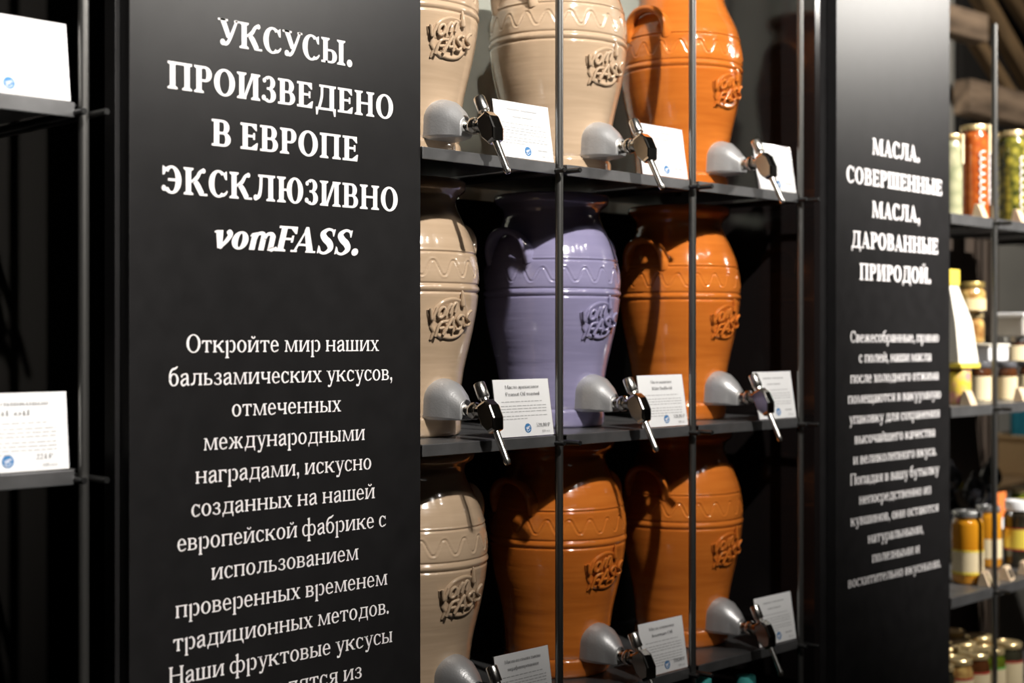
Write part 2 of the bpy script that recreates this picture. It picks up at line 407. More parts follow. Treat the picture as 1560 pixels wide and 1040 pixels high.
        p.poly((x + 0.005, T), (x - 0.01, T - q), (x + 0.025, T - q), (x + w * 0.2, T - h)); p.poly((x + w - 0.005, T), (x + w + 0.01, T - q), (x + w - 0.025, T - q), (x + w * 0.8, T - h)); a = x + w + sb
    elif C == 'Я' or ch == 'я':
        w = W(0.54); xr = x + w - s; p.stem(xr)
        cy = T * 0.73; ry = T * 0.27; rx = w * 0.28; xc = x + 0.02 + rx
        p.arc(xc, cy, rx, ry, 90, 270, s=s * 0.95); p.rect(xc, T - h * 0.9, xr + s, T); p.rect(xc, T * 0.46, xr + s, T * 0.46 + h * 0.9)
        p.stroke([(x + w * 0.52, T * 0.47, s * 0.8), (x + w * 0.32, T * 0.22, s * 0.8), (x + w * 0.10, h * 0.4, s * 0.7)], 3); p.rect(x - e, 0, x + w * 0.28, h * 0.85); a = x + w + e + sb
    elif C == 'S':
        w = W(0.44); x = sb
        p.stroke([(x + w * 0.88, T * 0.80, h), (x + w * 0.76, T * 0.94, h * 1.1), (x + w * 0.45, T * 0.975, h * 1.3), (x + w * 0.17, T * 0.80, s * 0.95), (x + w * 0.36, T * 0.60, s * 1.05),
                  (x + w * 0.68, T * 0.44, s * 1.1), (x + w * 0.84, T * 0.22, s * 0.95), (x + w * 0.55, T * 0.025, h * 1.3), (x + w * 0.22, T * 0.06, h * 1.1), (x + w * 0.08, T * 0.24, h)], 5)
        p.poly((x + w * 0.84, T), (x + w * 0.94, T), (x + w * 0.92, T * 0.70), (x + w * 0.84, T * 0.72)); p.poly((x + w * 0.02, 0), (x + w * 0.12, 0), (x + w * 0.12, T * 0.28), (x + w * 0.03, T * 0.32)); a = x + w + sb
    elif C == 'W':
        w = 0.86
        for k in (0, w * 0.36):
            p.poly((x + k, T), (x + k + s, T), (x + k + w * 0.3 + s * 0.3, 0), (x + k + w * 0.3 - s * 0.3, 0)); p.diag(x + k + w * 0.3 - 0.02, 0, x + k + w * 0.54, T, h * 1.2)
        a = x + w + sb
    elif C == 'О': pass
    if a is None:
        x = sb + e
        if ch == 'а' or ch == 'a':
            w = 0.385; x = sb + 0.01; xr = x + w - s
            p.rect(xr, 0.05, xr + s, T * 0.72)
            p.stroke([(xr + s / 2, T * 0.70, s), (xr + s * 0.28, T * 0.90, s * 0.8), (xr - s * 0.55, T * 0.965, h * 1.1), (x + w * 0.22, T * 0.86, h * 1.5), (x + w * 0.13, T * 0.76, s * 0.7)], 4)
            p.ball(x + w * 0.16, T * 0.76, s * 0.42)
            p.stroke([(xr + s * 0.3, T * 0.60, h), (x + w * 0.40, T * 0.50, h * 1.4), (x + s * 0.55, T * 0.30, s), (x + w * 0.24, T * 0.05, s * 0.75), (x + w * 0.50, T * 0.05, h * 1.5), (xr + s * 0.2, T * 0.20, h)], 4)
            p.stroke([(xr + s / 2, 0.10, s), (xr + s * 0.75, 0.03, s * 0.7), (xr + s * 1.5, 0.03, h)], 3); a = xr + s * 1.6 + 0.01
        elif ch in 'рp':
            w = 0.475; p.stem(x, -0.215, T - 0.01, t=False); p.poly((x - e, T - h), (x + s, T + 0.015), (x + s, T - h * 1.8), (x - e, T - h * 1.6))
            rx = 0.20; cx = x + w - rx; p.arc(cx, T / 2, rx, T / 2 + 0.012, -125, 125); a = x + w + sb
        elif ch in 'еe':
            rx = 0.212; cx = sb + rx; p.arc(cx, T / 2, rx, T / 2 + 0.012, 0, 305, s=s); p.bar(cx - rx + s * 0.5, cx + rx, T * 0.53, h)
            p.stroke([(cx + rx * 0.5, T * 0.06, h * 1.3), (cx + rx * 0.9, T * 0.20, h * 0.8)], 2); a = cx + rx + sb
        elif ch == 'б':
            rx = 0.232; cx = sb + rx; p.arc(cx, T / 2, rx, T / 2 + 0.012)
            p.stroke([(cx - rx + s * 0.5, T * 0.45, s), (cx - rx + s * 0.55, T * 0.95, s * 0.85), (cx - rx * 0.35, T * 1.32, s * 0.75), (cx + rx * 0.3, T * 1.42, s * 0.75), (cx + rx * 0.78, T * 1.58, h * 0.8)], 5); a = cx + rx + sb
        elif ch == 'ф':
            c = x + 0.30; p.stem(c - s / 2, -0.215, 0.69, t=False); p.poly((c - s / 2 - e, 0.66), (c + s / 2, 0.70), (c + s / 2, 0.60), (c - s / 2 - e, 0.625))
            rx = 0.185; p.arc(c - rx + s * 0.2, T / 2, rx * 1.15, T / 2 + 0.012, 50, 310, s=s * 0.95); p.arc(c + rx - s * 0.2, T / 2, rx * 1.15, T / 2 + 0.012, -130, 130, s=s * 0.95); a = c + rx * 2.1 + sb
        elif ch == 'v':      # italic forms follow, upright here and slanted later
            p.poly((0.03, T), (0.06 + s, T + 0.01), (0.20 + s * 0.55, 0.0), (0.20 - s * 0.3, 0.0)); p.poly((0.0, T - 0.02), (0.10, T + 0.01), (0.10, T - 0.06), (0.0, T - 0.06))
            p.stroke([(0.20, 0.01, h * 1.6), (0.34, T * 0.4, s * 0.7), (0.42, T * 0.78, s * 0.8), (0.38, T * 0.98, s * 0.6)], 4); p.ball(0.375, T * 0.93, s * 0.45); a = 0.47
        elif ch == 'm':
            for k in range(3):
                xx = 0.05 + k * 0.245; p.rect(xx, 0, xx + s, T * 0.86)
                if k: p.stroke([(xx - 0.245 + s * 0.8, T * 0.62, h), (xx - 0.09, T * 0.92, h * 1.4), (xx + s * 0.15, T * 0.97, s * 0.7), (xx + s * 0.5, T * 0.80, s)], 4)
            p.poly((0.0, T - 0.10), (0.05, T - 0.02), (0.05 + s, T + 0.015), (0.05 + s, T - 0.12))
            xx = 0.05 + 2 * 0.245; p.stroke([(xx + s / 2, 0.08, s), (xx + s * 0.8, 0.02, s * 0.6), (xx + s * 1.6, 0.09, h)], 3); a = 0.72
        elif ch == 'o':
            p.arc(sb + 0.215, T / 2, 0.215, T / 2 + 0.012); a = 0.50
        elif ch in 'nh':
            w = 0.50; p.stem(x, 0, 0.69 if ch == 'h' else T); p.stem(x + w - s - e, 0, T * 0.7, t=False); p.stroke([(x + s, T * 0.7, h), (x + w * 0.5, T * 0.95, s * 0.6), (x + w - s / 2 - e, T * 0.68, s)], 4); a = x + w + 0.03
        elif ch == 'u':
            w = 0.50; p.stem(x, T * 0.3, b=False); p.stem(x + w - s - e); p.stroke([(x + s / 2, T * 0.32, s), (x + w * 0.4, T * 0.05, s * 0.6), (x + w - s - e, T * 0.25, h)], 4); a = x + w + 0.03
        elif ch == 't':
            p.rect(x, T * 0.15, x + s, T * 1.25); p.bar(x - 0.06, x + 0.2, T - h / 2); p.stroke([(x + s / 2, T * 0.2, s), (x + s, 0.03, s * 0.6), (x + 0.2, 0.07, h)], 3); a = x + 0.24
        elif ch in 'il':
            p.stem(x, 0, T if ch == 'i' else 0.69)
            if ch == 'i': p.ball(x + s / 2, 0.60, s * 0.55)
            a = x + s + e + sb
        elif ch == 'r':
            p.stem(x); p.stroke([(x + s, T * 0.7, h), (x + 0.22, T * 0.93, s * 0.8)], 3); p.ball(x + 0.23, T * 0.88, s * 0.5); a = x + 0.29
        elif ch == 's':
            w = 0.30; x = sb
            p.stroke([(x + w * 0.9, T * 0.78, h), (x + w * 0.55, T * 0.96, h * 1.3), (x + w * 0.2, T * 0.76, s * 0.85), (x + w * 0.5, T * 0.52, s), (x + w * 0.82, T * 0.24, s * 0.85), (x + w * 0.45, T * 0.03, h * 1.3), (x + w * 0.05, T * 0.2, h)], 4); a = x + w + sb
        elif ch in 'df':
            if ch == 'd': p.arc(sb + 0.2, T / 2, 0.2, T / 2 + 0.012); p.stem(sb + 0.33, 0, 0.69); a = sb + 0.33 + s + e + sb
            else: p.stem(x, 0, 0.55, t=False); p.bar(x - 0.06, x + 0.2, T - h / 2); p.stroke([(x + s / 2, 0.5, s), (x + 0.12, 0.68, h * 1.5), (x + 0.22, 0.62, h)], 3); a = x + 0.24
        elif ch == '.': p.ball(sb + s * 0.62, s * 0.55, s * 0.68); a = 2 * sb + s * 1.3
        elif ch == ',':
            p.ball(sb + s * 0.62, s * 0.55, s * 0.66); p.stroke([(sb + s * 0.95, s * 0.5, s * 0.6), (sb + s * 0.9, -0.06, s * 0.45), (sb + s * 0.35, -0.13, h * 0.6)], 3); a = 2 * sb + s * 1.35
        elif ch == '₽': p.stem(x, 0, 0.64); n_bowl(p, x + s * 0.5, 0.28, 0.64, 0.4); p.bar(x - 0.08, x + 0.28, 0.17); a = x + 0.46
        elif ch.isdigit():
            w = 0.42; x = sb
            pts = {'0': None, '2': [(x + .04, .46, s * .7), (x + w * .4, .63, h * 1.4), (x + w * .82, .48, s), (x + w * .5, .24, h * 1.8), (x + .03, .03, h * 1.4)],
                   '5': [(x + w * .9, .63, h * 1.5), (x + w * .3, .63, h * 1.3), (x + w * .2, .38, h), (x + w * .6, .38, h * 1.6), (x + w * .85, .20, s), (x + w * .5, .02, h * 1.4), (x + .03, .08, s * .6)]}.get(ch)
            if ch == '2': p.rect(x, 0, x + w, h * 1.4)
            if ch == '1': p.stem(x + w * 0.4, 0, .64)
            elif ch == '0': p.arc(x + w / 2, .32, w / 2, .33)
            elif ch == '4': p.rect(x + w * .6, 0, x + w * .6 + s, .64); p.bar(x, x + w, .18); p.stroke([(x + .02, .18, h), (x + w * .7, .63, h)], 1)
            elif ch == '8': p.arc(x + w / 2, .48, w * .42, .165); p.arc(x + w / 2, .17, w / 2, .175)
            elif ch == '9': p.arc(x + w / 2, .44, w / 2, .20); p.stroke([(x + w - s / 2, .42, s), (x + w * .7, .1, s * .7), (x + w * .3, .0, h)], 3)
            elif pts: p.stroke(pts, 4)
            a = x + w + sb
        else:
            p.rect(sb, 0, sb + s, T); a = sb * 2 + s
    return p.q, a
_GC = {}
def glyph(ch, bold):
    if (ch, bold) not in _GC: _GC[(ch, bold)] = GLY(ch, bold)
    return _GC[(ch, bold)]

def text_geo(txt, em, bold=True, xs=1.0, slant=0.0, track=0.0):
    """convex pieces in metres, centred on 0, baseline at 0"""
    out = []; x = 0
    for ch in txt:
        if ch == ' ': x += 0.24; continue
        q, a = glyph(ch, bold)
        for poly in q: out.append([((px + x + py * slant) * em * xs, py * em) for px, py in poly])
        x += a + track
        if ch == 'F': x -= 0.13          # kerning before A
        if ch in 'vom' and slant: x -= 0.02
    w = x * em * xs
    return [[(a - w / 2, b) for a, b in poly] for poly in out], w

def text_mesh(txt, em, bold=True, xs=1.0, slant=0.0, width=None, track=0.0):
    polys, w = text_geo(txt, em, bold, xs, slant, track)
    k = 1.0
    if width: k = width / w
    m = MB()
    for i, poly in enumerate(polys):
        # a hair of depth each, stepped so that crossing pieces never share a plane
        yy = -0.0006 - 0.00001 * (i % 7)
        m.add([(a * k, yy, b) for a, b in poly], [tuple(range(len(poly)))])
    # lettering is cut vinyl film: give it a back so that it is not paper thin
    return m, w

# ------------------------------------------------------------------ room
ZT = [CZ + 0.2395 + 0.016, CZ - 0.1607 + 0.016, CZ - 0.555 + 0.016, CZ - 0.95 + 0.016]    # shelf tops, upper to lower
WY = 1.785
struct(MB().box(-3.5, -4.2, -0.05, 7.5, 4.2, 0).build('floor', FLOORM))
struct(MB().box(-3.5, -4.2, 3.6, 7.5, 4.2, 3.65).build('ceiling', CEILM))
struct(MB().box(-3.5, WY, 0, 2.72, WY + 0.1, 3.6).build('wall_back', WALLM))
struct(MB().box(-3.6, -4.2, 0, -3.5, 4.2, 3.6).build('wall_left', mat('warm_grey_wall', (0.16, 0.14, 0.12), 0.9)))
struct(MB().box(-3.5, -4.3, 0, 7.5, -4.2, 3.6).build('wall_front', mat('warm_grey_wall', (0.16, 0.14, 0.12), 0.9)))
struct(MB().box(7.5, -4.2, 0, 7.6, 4.2, 3.6).build('wall_right', mat('warm_grey_wall', (0.16, 0.14, 0.12), 0.9)))

# ------------------------------------------------------------------ sign panels
def sign_panel(x0, x1, label, heads, bodies, z_head, z_body, italic_line=None):
    xc = (x0 + x1) / 2
    t = thing('sign_panel', label, 'sign', (xc, D, 0))
    w = x1 - x0
    MB().box(-w / 2, 0, 0.0, w / 2, 0.02, 3.3).build('board', BLACK, t, bevel=0.0012)
    for i, (s, width) in enumerate(heads):
        it = (s == 'vomFASS.')
        m, wn = text_mesh(s, 0.048, True, 1.0, 0.24 if it else 0.0, width)
        o = m.build('text_line', WHITE, t); o.location = (HEAD_DX, 0, z_head - 0.0603 * i)
        o['label'] = 'white bold serif heading line reading ' + s
        LOG.append((s, wn, width))
    for i, (s, width) in enumerate(bodies):
        m, wn = text_mesh(s, 0.0322, False, 1.0, 0.0, width)
        o = m.build('text_line', WHITE, t); o.location = (HEAD_DX, 0, z_body - 0.0383 * i)
        o['label'] = 'white serif text line reading ' + s
        LOG.append((s, wn, width))
    return t
LOG = []; HEAD_DX = 0
def wpx(a, b): return at(b, D) - at(a, D)
P1 = sign_panel(at(197, D), at(641, D), 'black sign panel with white heading about vinegars, left of the tan jars',
    [('УКСУСЫ.', wpx(330, 537)), ('ПРОИЗВЕДЕНО', wpx(252, 599)), ('В ЕВРОПЕ', wpx(320, 546)), ('ЭКСКЛЮЗИВНО', wpx(243, 606)), ('vomFASS.', wpx(320, 545))],
    [('Откройте мир наших', wpx(281, 576)), ('бальзамических уксусов,', wpx(253, 596)), ('отмеченных', wpx(350, 518)), ('международными', wpx(306, 554)),
     ('наградами, искусно', wpx(294, 564)), ('созданных на нашей', wpx(287, 569)), ('европейской фабрике с', wpx(266, 586)), ('использованием', wpx(318, 544)),
     ('проверенных временем', wpx(263, 588)), ('традиционных методов.', wpx(259, 590)), ('Наши фруктовые уксусы', wpx(253, 596)), ('производятся из', wpx(305, 544))],
    CZ + 0.3462, CZ - 0.0183)
P2 = sign_panel(at(1274, D), at(1447, D), 'black sign panel with white heading about oils, right of the orange jars',
    [('МАСЛА.', wpx(1330, 1403)), ('СОВЕРШЕННЫЕ', wpx(1291, 1437)), ('МАСЛА,', wpx(1330, 1404)), ('ДАРОВАННЫЕ', wpx(1299, 1432)), ('ПРИРОДОЙ.', wpx(1312, 1421))],
    [('Свежесобранные, прямо', wpx(1300, 1434)), ('с полей, наши масла', wpx(1313, 1423)), ('после холодного отжима', wpx(1301, 1435)), ('помещаются в вакуумную', wpx(1297, 1438)),
     ('упаковку для сохранения', wpx(1300, 1437)), ('высочайшего качества', wpx(1308, 1430)), ('и великолепного вкуса.', wpx(1306, 1432)), ('Попадая в вашу бутылку', wpx(1302, 1436)),
     ('непосредственно из', wpx(1316, 1425)), ('кувшинов, они остаются', wpx(1303, 1436)), ('натуральными,', wpx(1329, 1413)), ('полезными и', wpx(1336, 1408)), ('восхитительно вкусными.', wpx(1300, 1440))],
    CZ + 0.3490, CZ - 0.0100)

# ------------------------------------------------------------------ shelf posts, pegs and steel trays
PS = [0.537 * D, 0.849 * D, 1.0687 * D, 1.2905 * D, 1.508 * D]
POST_LABEL = {0: 'vertical black steel rod left of the vinegar sign panel', 1: 'vertical black steel rod hidden behind the vinegar sign panel',
              2: 'vertical black steel rod in front of the middle jar column', 3: 'vertical black steel rod in front of the orange jar column',
              4: 'vertical black steel rod just left of the oil sign panel'}
def post(x, label, ztop=3.2, zs=ZT, r=0.006, y=D):
    t = thing('shelf_post', label, 'post', (x, y, 0), 'vertical rods that carry the shelf trays')
    MB().lathe([(r, 0.0), (r, ztop)], 20).build('rod', ROD, t, smooth=40)
    for z in zs:
        for sx, y0, dz in ((-0.0095, -0.020, -0.011), (0.0095, -0.034, -0.011)):
            m = MB(); m.tube([(sx, y0, z + dz), (sx, y0 + 0.0012, z + dz), (sx, y0 + 0.0012, z + dz), (sx, 0.31, z + dz)], [0.0033, 0.004, 0.004, 0.004], 14)
            m.build('peg', PEGM, t, smooth=40)
    MB().tube([(0, 0.31, 0), (0, 0.31, ztop)], r, 12).build('rear_rod', ROD, t, smooth=40)
    return t
for i, x in enumerate(PS):
    if i != 1: post(x, POST_LABEL[i])      # the next rod to the left is hidden behind the sign

def tray(x0, x1, z, label, depth=0.322, lip=0.0165):
    t = thing('shelf_tray', label, 'shelf', ((x0 + x1) / 2, D, z), 'blackened steel shelf trays')
    w = (x1 - x0) / 2
    m = MB(); g = 0.008      # the plate widens behind the rod, up to its neighbour
    a = [(-w, 0.0), (w, 0.0), (w, 0.009), (w + g, 0.009), (w + g, 0.300), (w, 0.300), (w, depth), (-w, depth), (-w, 0.300), (-w - g, 0.300), (-w - g, 0.009), (-w, 0.009)]
    m.loft([[(x, y, -0.002) for x, y in a], [(x, y, 0.0) for x, y in a]]); m.build('plate', STEEL, t)
    MB().box(-w, -0.0025, -lip, w, 0.0, 0.0).build('front_lip', STEEL, t, bevel=0.0009)
    m = MB()
    m.tube([(-w * 0.3, 0.12, -0.002), (-w * 0.3, 0.12, -0.009)], 0.006, 12)
    m.build('bolt', PEGM, t, smooth=40)
    return t
UNDER = {
 (2, 0): 'steel tray under the tan jar in the top row beside the vinegar sign', (3, 0): 'steel tray under the tan jar in the top row middle', (4, 0): 'steel tray under the orange jar in the top row',
 (2, 1): 'steel tray under the tan jar in the middle row', (3, 1): 'steel tray under the lavender jar', (4, 1): 'steel tray under the orange jar in the middle row',
 (2, 2): 'steel tray under the tan jar in the lowest row', (3, 2): 'steel tray under the lowest middle orange jar', (4, 2): 'worn steel tray under the lowest orange jar next to the oil sign',
}
for r in range(3):
    for b in (2, 3, 4):
        tray(max(PS[b - 1] + 0.0145, at(641, D) + 0.001), PS[b] - 0.0085 - 0.006 + (0.004), ZT[r], UNDER[(b, r)])
tray(PS[0] - 0.33, PS[0] - 0.0115, ZT[0], 'steel tray at the left edge carrying the upper white price card')
tray(PS[0] - 0.33, PS[0] - 0.0115, ZT[1], 'steel tray at the left edge carrying the lower price card')
tray(PS[3] + 0.0145, PS[4] - 0.0105, ZT[3], 'low steel tray with teal-capped bottles below the jars')
tray(PS[2] + 0.0145, PS[3] - 0.0105, ZT[3], 'low steel tray below the middle jar column')

# cabinet side boards and stiles
XS = 1.545 * D
def board(name, x0, y0, z0, x1, y1, z1, m, label, cat='board'):
    return tag(MB().box(x0, y0, z0, x1, y1, z1).build(name, m, bevel=0.001), label, cat)
board('divider_board', XS, D + 0.004, 0.0, XS + 0.018, WY - 0.002, 3.3, GLOSSY, 'glossy black divider board reflecting the orange jars on the right of the bay')
board('cabinet_stile', XS + 0.019, D + 0.021, 0.0, at(1274, D) + 0.1, D + 0.045, 3.3, BLACK, 'dark upright stile between the steel rod and the oil sign')
board('divider_board', at(641, D) - 0.040, D + 0.024, 0.0, at(641, D) - 0.022, WY - 0.002, 3.3, BLACK, 'black divider board behind the vinegar sign edge beside tan jars')
board('back_board', at(641, D) - 0.018, WY - 0.031, 0.0, XS - 0.001, WY - 0.023, CZ + 0.232, mat('matt_black_board', (0.010, 0.009, 0.008), 0.85, spec=0.15), 'matt black back board behind the middle and lowest rows of jars')
board('cabinet_stile', PS[0] + 0.05, D + 0.021, 0.0, at(641, D) - 0.042, D + 0.045, 3.3, BLACK, 'dark upright stile between the left steel rod and the vinegar sign')
board('back_board', -0.6, WY - 0.03, 0.0, at(641, D) - 0.042, WY - 0.004, 3.3, mat('matt_black_board'), 'black back board behind the left price cards')

# ------------------------------------------------------------------ jars
RM = 0.1127
PROF = [(0.0, 0.066), (0.0, 0.082), (0.003, 0.0855), (0.010, 0.0868), (0.022, 0.0865), (0.027, 0.0855), (0.0295, 0.0835), (0.032, 0.0845), (0.05, 0.0855), (0.075, 0.0875), (0.095, 0.0905), (0.112, 0.0942), (0.13, 0.0985), (0.15, 0.1032),
        (0.17, 0.1070), (0.185, 0.1096), (0.2, 0.1115), (0.2055, 0.1120), (0.2265, 0.1127), (0.24, 0.1122), (0.262, 0.1096), (0.272, 0.1075), (0.285, 0.1035), (0.297, 0.0985), (0.31, 0.0920), (0.322, 0.0862), (0.332, 0.0815), (0.340, 0.0788),
        (0.346, 0.0790), (0.351, 0.0815), (0.355, 0.0862), (0.358, 0.0905), (0.361, 0.0930), (0.367, 0.0945), (0.372, 0.0938), (0.374, 0.0915)]
def _interp(h):
    for (a, ra), (b, rb) in zip(PROF[1:], PROF[2:]):
        if a <= h <= b and b > a: return ra + (rb - ra) * (h - a) / (b - a)
    return PROF[-1][1]
_TAB = [sum(_interp(min(0.374, max(0.0, i * 0.001 + d * 0.001))) for d in (-3, -2, -1, 0, 1, 2, 3)) / 7 if 30 < i < 350 else _interp(i * 0.001) for i in range(376)]
def Rj(h):
    i = max(0, min(374, int(h * 1000))); f = h * 1000 - i
    return _TAB[i] + (_TAB[i + 1] - _TAB[i]) * f
def gauss(x, w): return math.exp(-(x / w) ** 2)
def jar_body_mesh():
    n = 360
    hs = [i * 0.003 for i in range(0, 10)] + [0.0285, 0.0295, 0.0305, 0.032]
    hs += [0.036 + i * 0.006 for i in range(27)]
    h = 0.198
    while h < 0.272: hs.append(h); h += 0.00085
    while h < 0.345: hs.append(h); h += 0.005
    hs += [0.346, 0.349, 0.351, 0.353, 0.355, 0.357, 0.359, 0.361, 0.364, 0.367, 0.370, 0.372, 0.374]
    hs = sorted(set(round(a, 5) for a in hs))
    m = MB(); rings = []
    for h in hs:
        R = Rj(h); ring = []
        # turned grooves and the roll between the lower two
        g = -0.0017 * gauss(h - 0.2085, 0.0016) - 0.0017 * gauss(h - 0.2205, 0.0015) + 0.0016 * gauss(h - 0.2143, 0.0032) - 0.0016 * gauss(h - 0.2655, 0.0013) + 0.0007 * gauss(h - 0.2685, 0.0014) - 0.0009 * gauss(h - 0.0295, 0.0018)
        for k in range(n):
            a = 2 * pi * k / n
            w = 0
            if 0.222 < h < 0.262:
                A = 0.0108; hc = 0.2425; N = 20
                cen = hc + A * cos(N * a); sl = A * N * abs(sin(N * a)) / R
                d = (h - cen) / sqrt(1 + sl * sl)
                w = -0.0013 * gauss(d, 0.00125) + 0.0006 * (gauss(d - 0.0026, 0.0013) + gauss(d + 0.0026, 0.0013))
            r = R + g + w
            ring.append((r * cos(a), r * sin(a), h))
        rings.append(ring)
    for r, h in ((0.089, 0.3735), (0.083, 0.368), (0.074, 0.352), (0.072, 0.335), (0.085, 0.31)):
        rings.append([(r * cos(2 * pi * k / n), r * sin(2 * pi * k / n), h) for k in range(n)])
    m.loft(rings, caps=False)
    m.f.append(tuple(range(n - 1, -1, -1)))
    return m
def onjar(u, v, w):
    """emblem coordinates (metres along the wall of the jar, up, outwards) to jar space; the emblem faces -y"""
    h = 0.171 + v
    R = Rj(h) + w
    sl = (Rj(h + 0.002) - Rj(h - 0.002)) / 0.004
    a = -pi / 2 + u / Rj(h)
    return (R * cos(a), R * sin(a), h - w * sl * 0.5)

# emblem drawn in units of 1 = 0.034 m
EU = 0.0345
TILT = 0.0
def eu(x, y):
    return ((x * cos(TILT) - y * sin(TILT)) * EU, (x * sin(TILT) + y * cos(TILT)) * EU)
STROKES = [
 # v o m
 [(-1.14, 0.36), (-1.10, 0.20), (-1.03, -0.10), (-0.93, 0.16), (-0.85, 0.38)],
 [(-0.78, 0.04), (-0.75, 0.28), (-0.61, 0.41), (-0.50, 0.32), (-0.54, 0.08), (-0.68, -0.02), (-0.78, 0.04)],
 [(-0.44, 0.06), (-0.35, 0.48)], [(-0.39, 0.30), (-0.25, 0.52), (-0.17, 0.46), (-0.23, 0.14)], [(-0.20, 0.36), (-0.03, 0.59), (0.07, 0.53), (0.02, 0.20)],
 # F A S S
 [(-0.80, -0.66), (-0.70, -0.24), (-0.58, -0.08), (-0.32, -0.04)], [(-0.67, -0.34), (-0.46, -0.31)],
 [(-0.46, -0.60), (-0.12, 0.04), (-0.05, 0.04), (0.03, -0.46)], [(-0.24, -0.32), (-0.04, -0.30)],
 [(0.52, 0.19), (0.36, 0.21), (0.18, 0.06), (0.28, -0.09), (0.43, -0.20), (0.36, -0.36), (0.13, -0.35)],
 [(1.04, 0.40), (0.88, 0.34), (0.74, 0.14), (0.88, 0.03), (1.02, -0.04), (0.94, -0.20), (0.66, -0.19)],
]
def smooth_path(pts, n=4):
    if len(pts) < 3: return [tuple(pts[0][i] + (pts[1][i] - pts[0][i]) * t / 4 for i in (0, 1)) for t in range(5)]
    P = [pts[0]] + list(pts) + [pts[-1]]; out = []
    for i in range(1, len(P) - 2):
        for j in range(n):
            t = j / n; a, b, c, d = P[i - 1], P[i], P[i + 1], P[i + 2]
            out.append(tuple(0.5 * (2 * b[m] + (c[m] - a[m]) * t + (2 * a[m] - 5 * b[m] + 4 * c[m] - d[m]) * t * t + (3 * b[m] - a[m] - 3 * c[m] + d[m]) * t ** 3) * 1.0 for m in (0, 1)))
    out.append(pts[-1]); return out
def emblem_meshes():
    plaque = MB(); n = 64; rings = []
    def rim(k):       # outline of the round plaque, cut flat at the lower left
        a = 2 * pi * k / n
        r = 0.93
        if -2.75 < (a if a < pi else a - 2 * pi) < -1.9: r = 0.98
        return r, a
    for fr, w in ((1.03, -0.0015), (1.02, 0.0015), (0.98, 0.0032), (0.93, 0.0034), (0.88, 0.0031), (0.82, 0.0016), (0.6, 0.0016), (0.3, 0.0016), (0.02, 0.0016)):
        ring = []
        for k in range(n):
            r, a = rim(k); ring.append(onjar(*eu(r * fr * cos(a) * 1.12 - 0.02, r * fr * sin(a) * 0.92 - 0.01), w))
        rings.append(ring)
    plaque.loft(rings, caps=False); plaque.f.append(tuple(8 * n + k for k in range(n)))
    # oil drop running over the rim
    def tube_on(m, pts, r, w, nn=8, flat=1.0):
        pp = [onjar(*eu(*q), w) for q in pts]
        ups = [Vector((p[0], p[1], 0)).normalized() for p in pp]
        m.tube(pp, r, nn, flat=(flat, 1.0), up=ups)
    tube_on(plaque, smooth_path([(0.36, 1.16), (0.40, 0.95), (0.42, 0.72), (0.47, 0.50)]), [0.0008, 0.0016, 0.0022, 0.0024, 0.0026, 0.003, 0.0032, 0.0036, 0.0038, 0.004, 0.0042, 0.0043, 0.0030][:13], 0.004)
    # thicker ground behind the two words
    for pts in ([(-1.04, 0.14), (-0.5, 0.20), (0.0, 0.34)], [(-0.62, -0.34), (0.1, -0.20), (0.86, 0.08)]):
        q = smooth_path(pts); tube_on(plaque, q, 0.0100, 0.0, 12, 0.24)
    tube_on(plaque, [(-1.15, 0.36), (-1.08, 0.12), (-1.02, -0.12)], [0.0040, 0.0048, 0.0036], 0.0, 10, 0.8)
    tube_on(plaque, [(-0.80, -0.60), (-0.87, -0.74), (-0.93, -0.88)], [0.0035, 0.003, 0.0015], 0.0012, 10, 0.9)
    letters = MB()
    for s in STROKES:
        d = 0.05 if max(q[1] for q in s) > 0.37 and s[0][0] < 0.1 else -0.07
        tube_on(letters, smooth_path([(a, b + d) for a, b in s]), 0.0024, 0.0054, 8)
    return plaque, letters
def handle_mesh(side):
    m = MB(); pts = []; ups = []; rad = []
    for i in range(25):
        t = pi * i / 24
        ty = 0.041 * cos(t) * (1 + 0.10 * sin(t)); h = 0.266 + 0.046 * sin(t) ** 0.85
        r = 0.090 + 0.017 * sin(t) ** 0.7
        pts.append((side * r, ty, h)); ups.append(Vector((side, 0, 0.25)))
        rad.append(0.0064 + 0.0035 * (1 - sin(t)) ** 2)
    m.tube(pts, rad, 14, flat=(1.7, 1.0), up=ups)
    return m
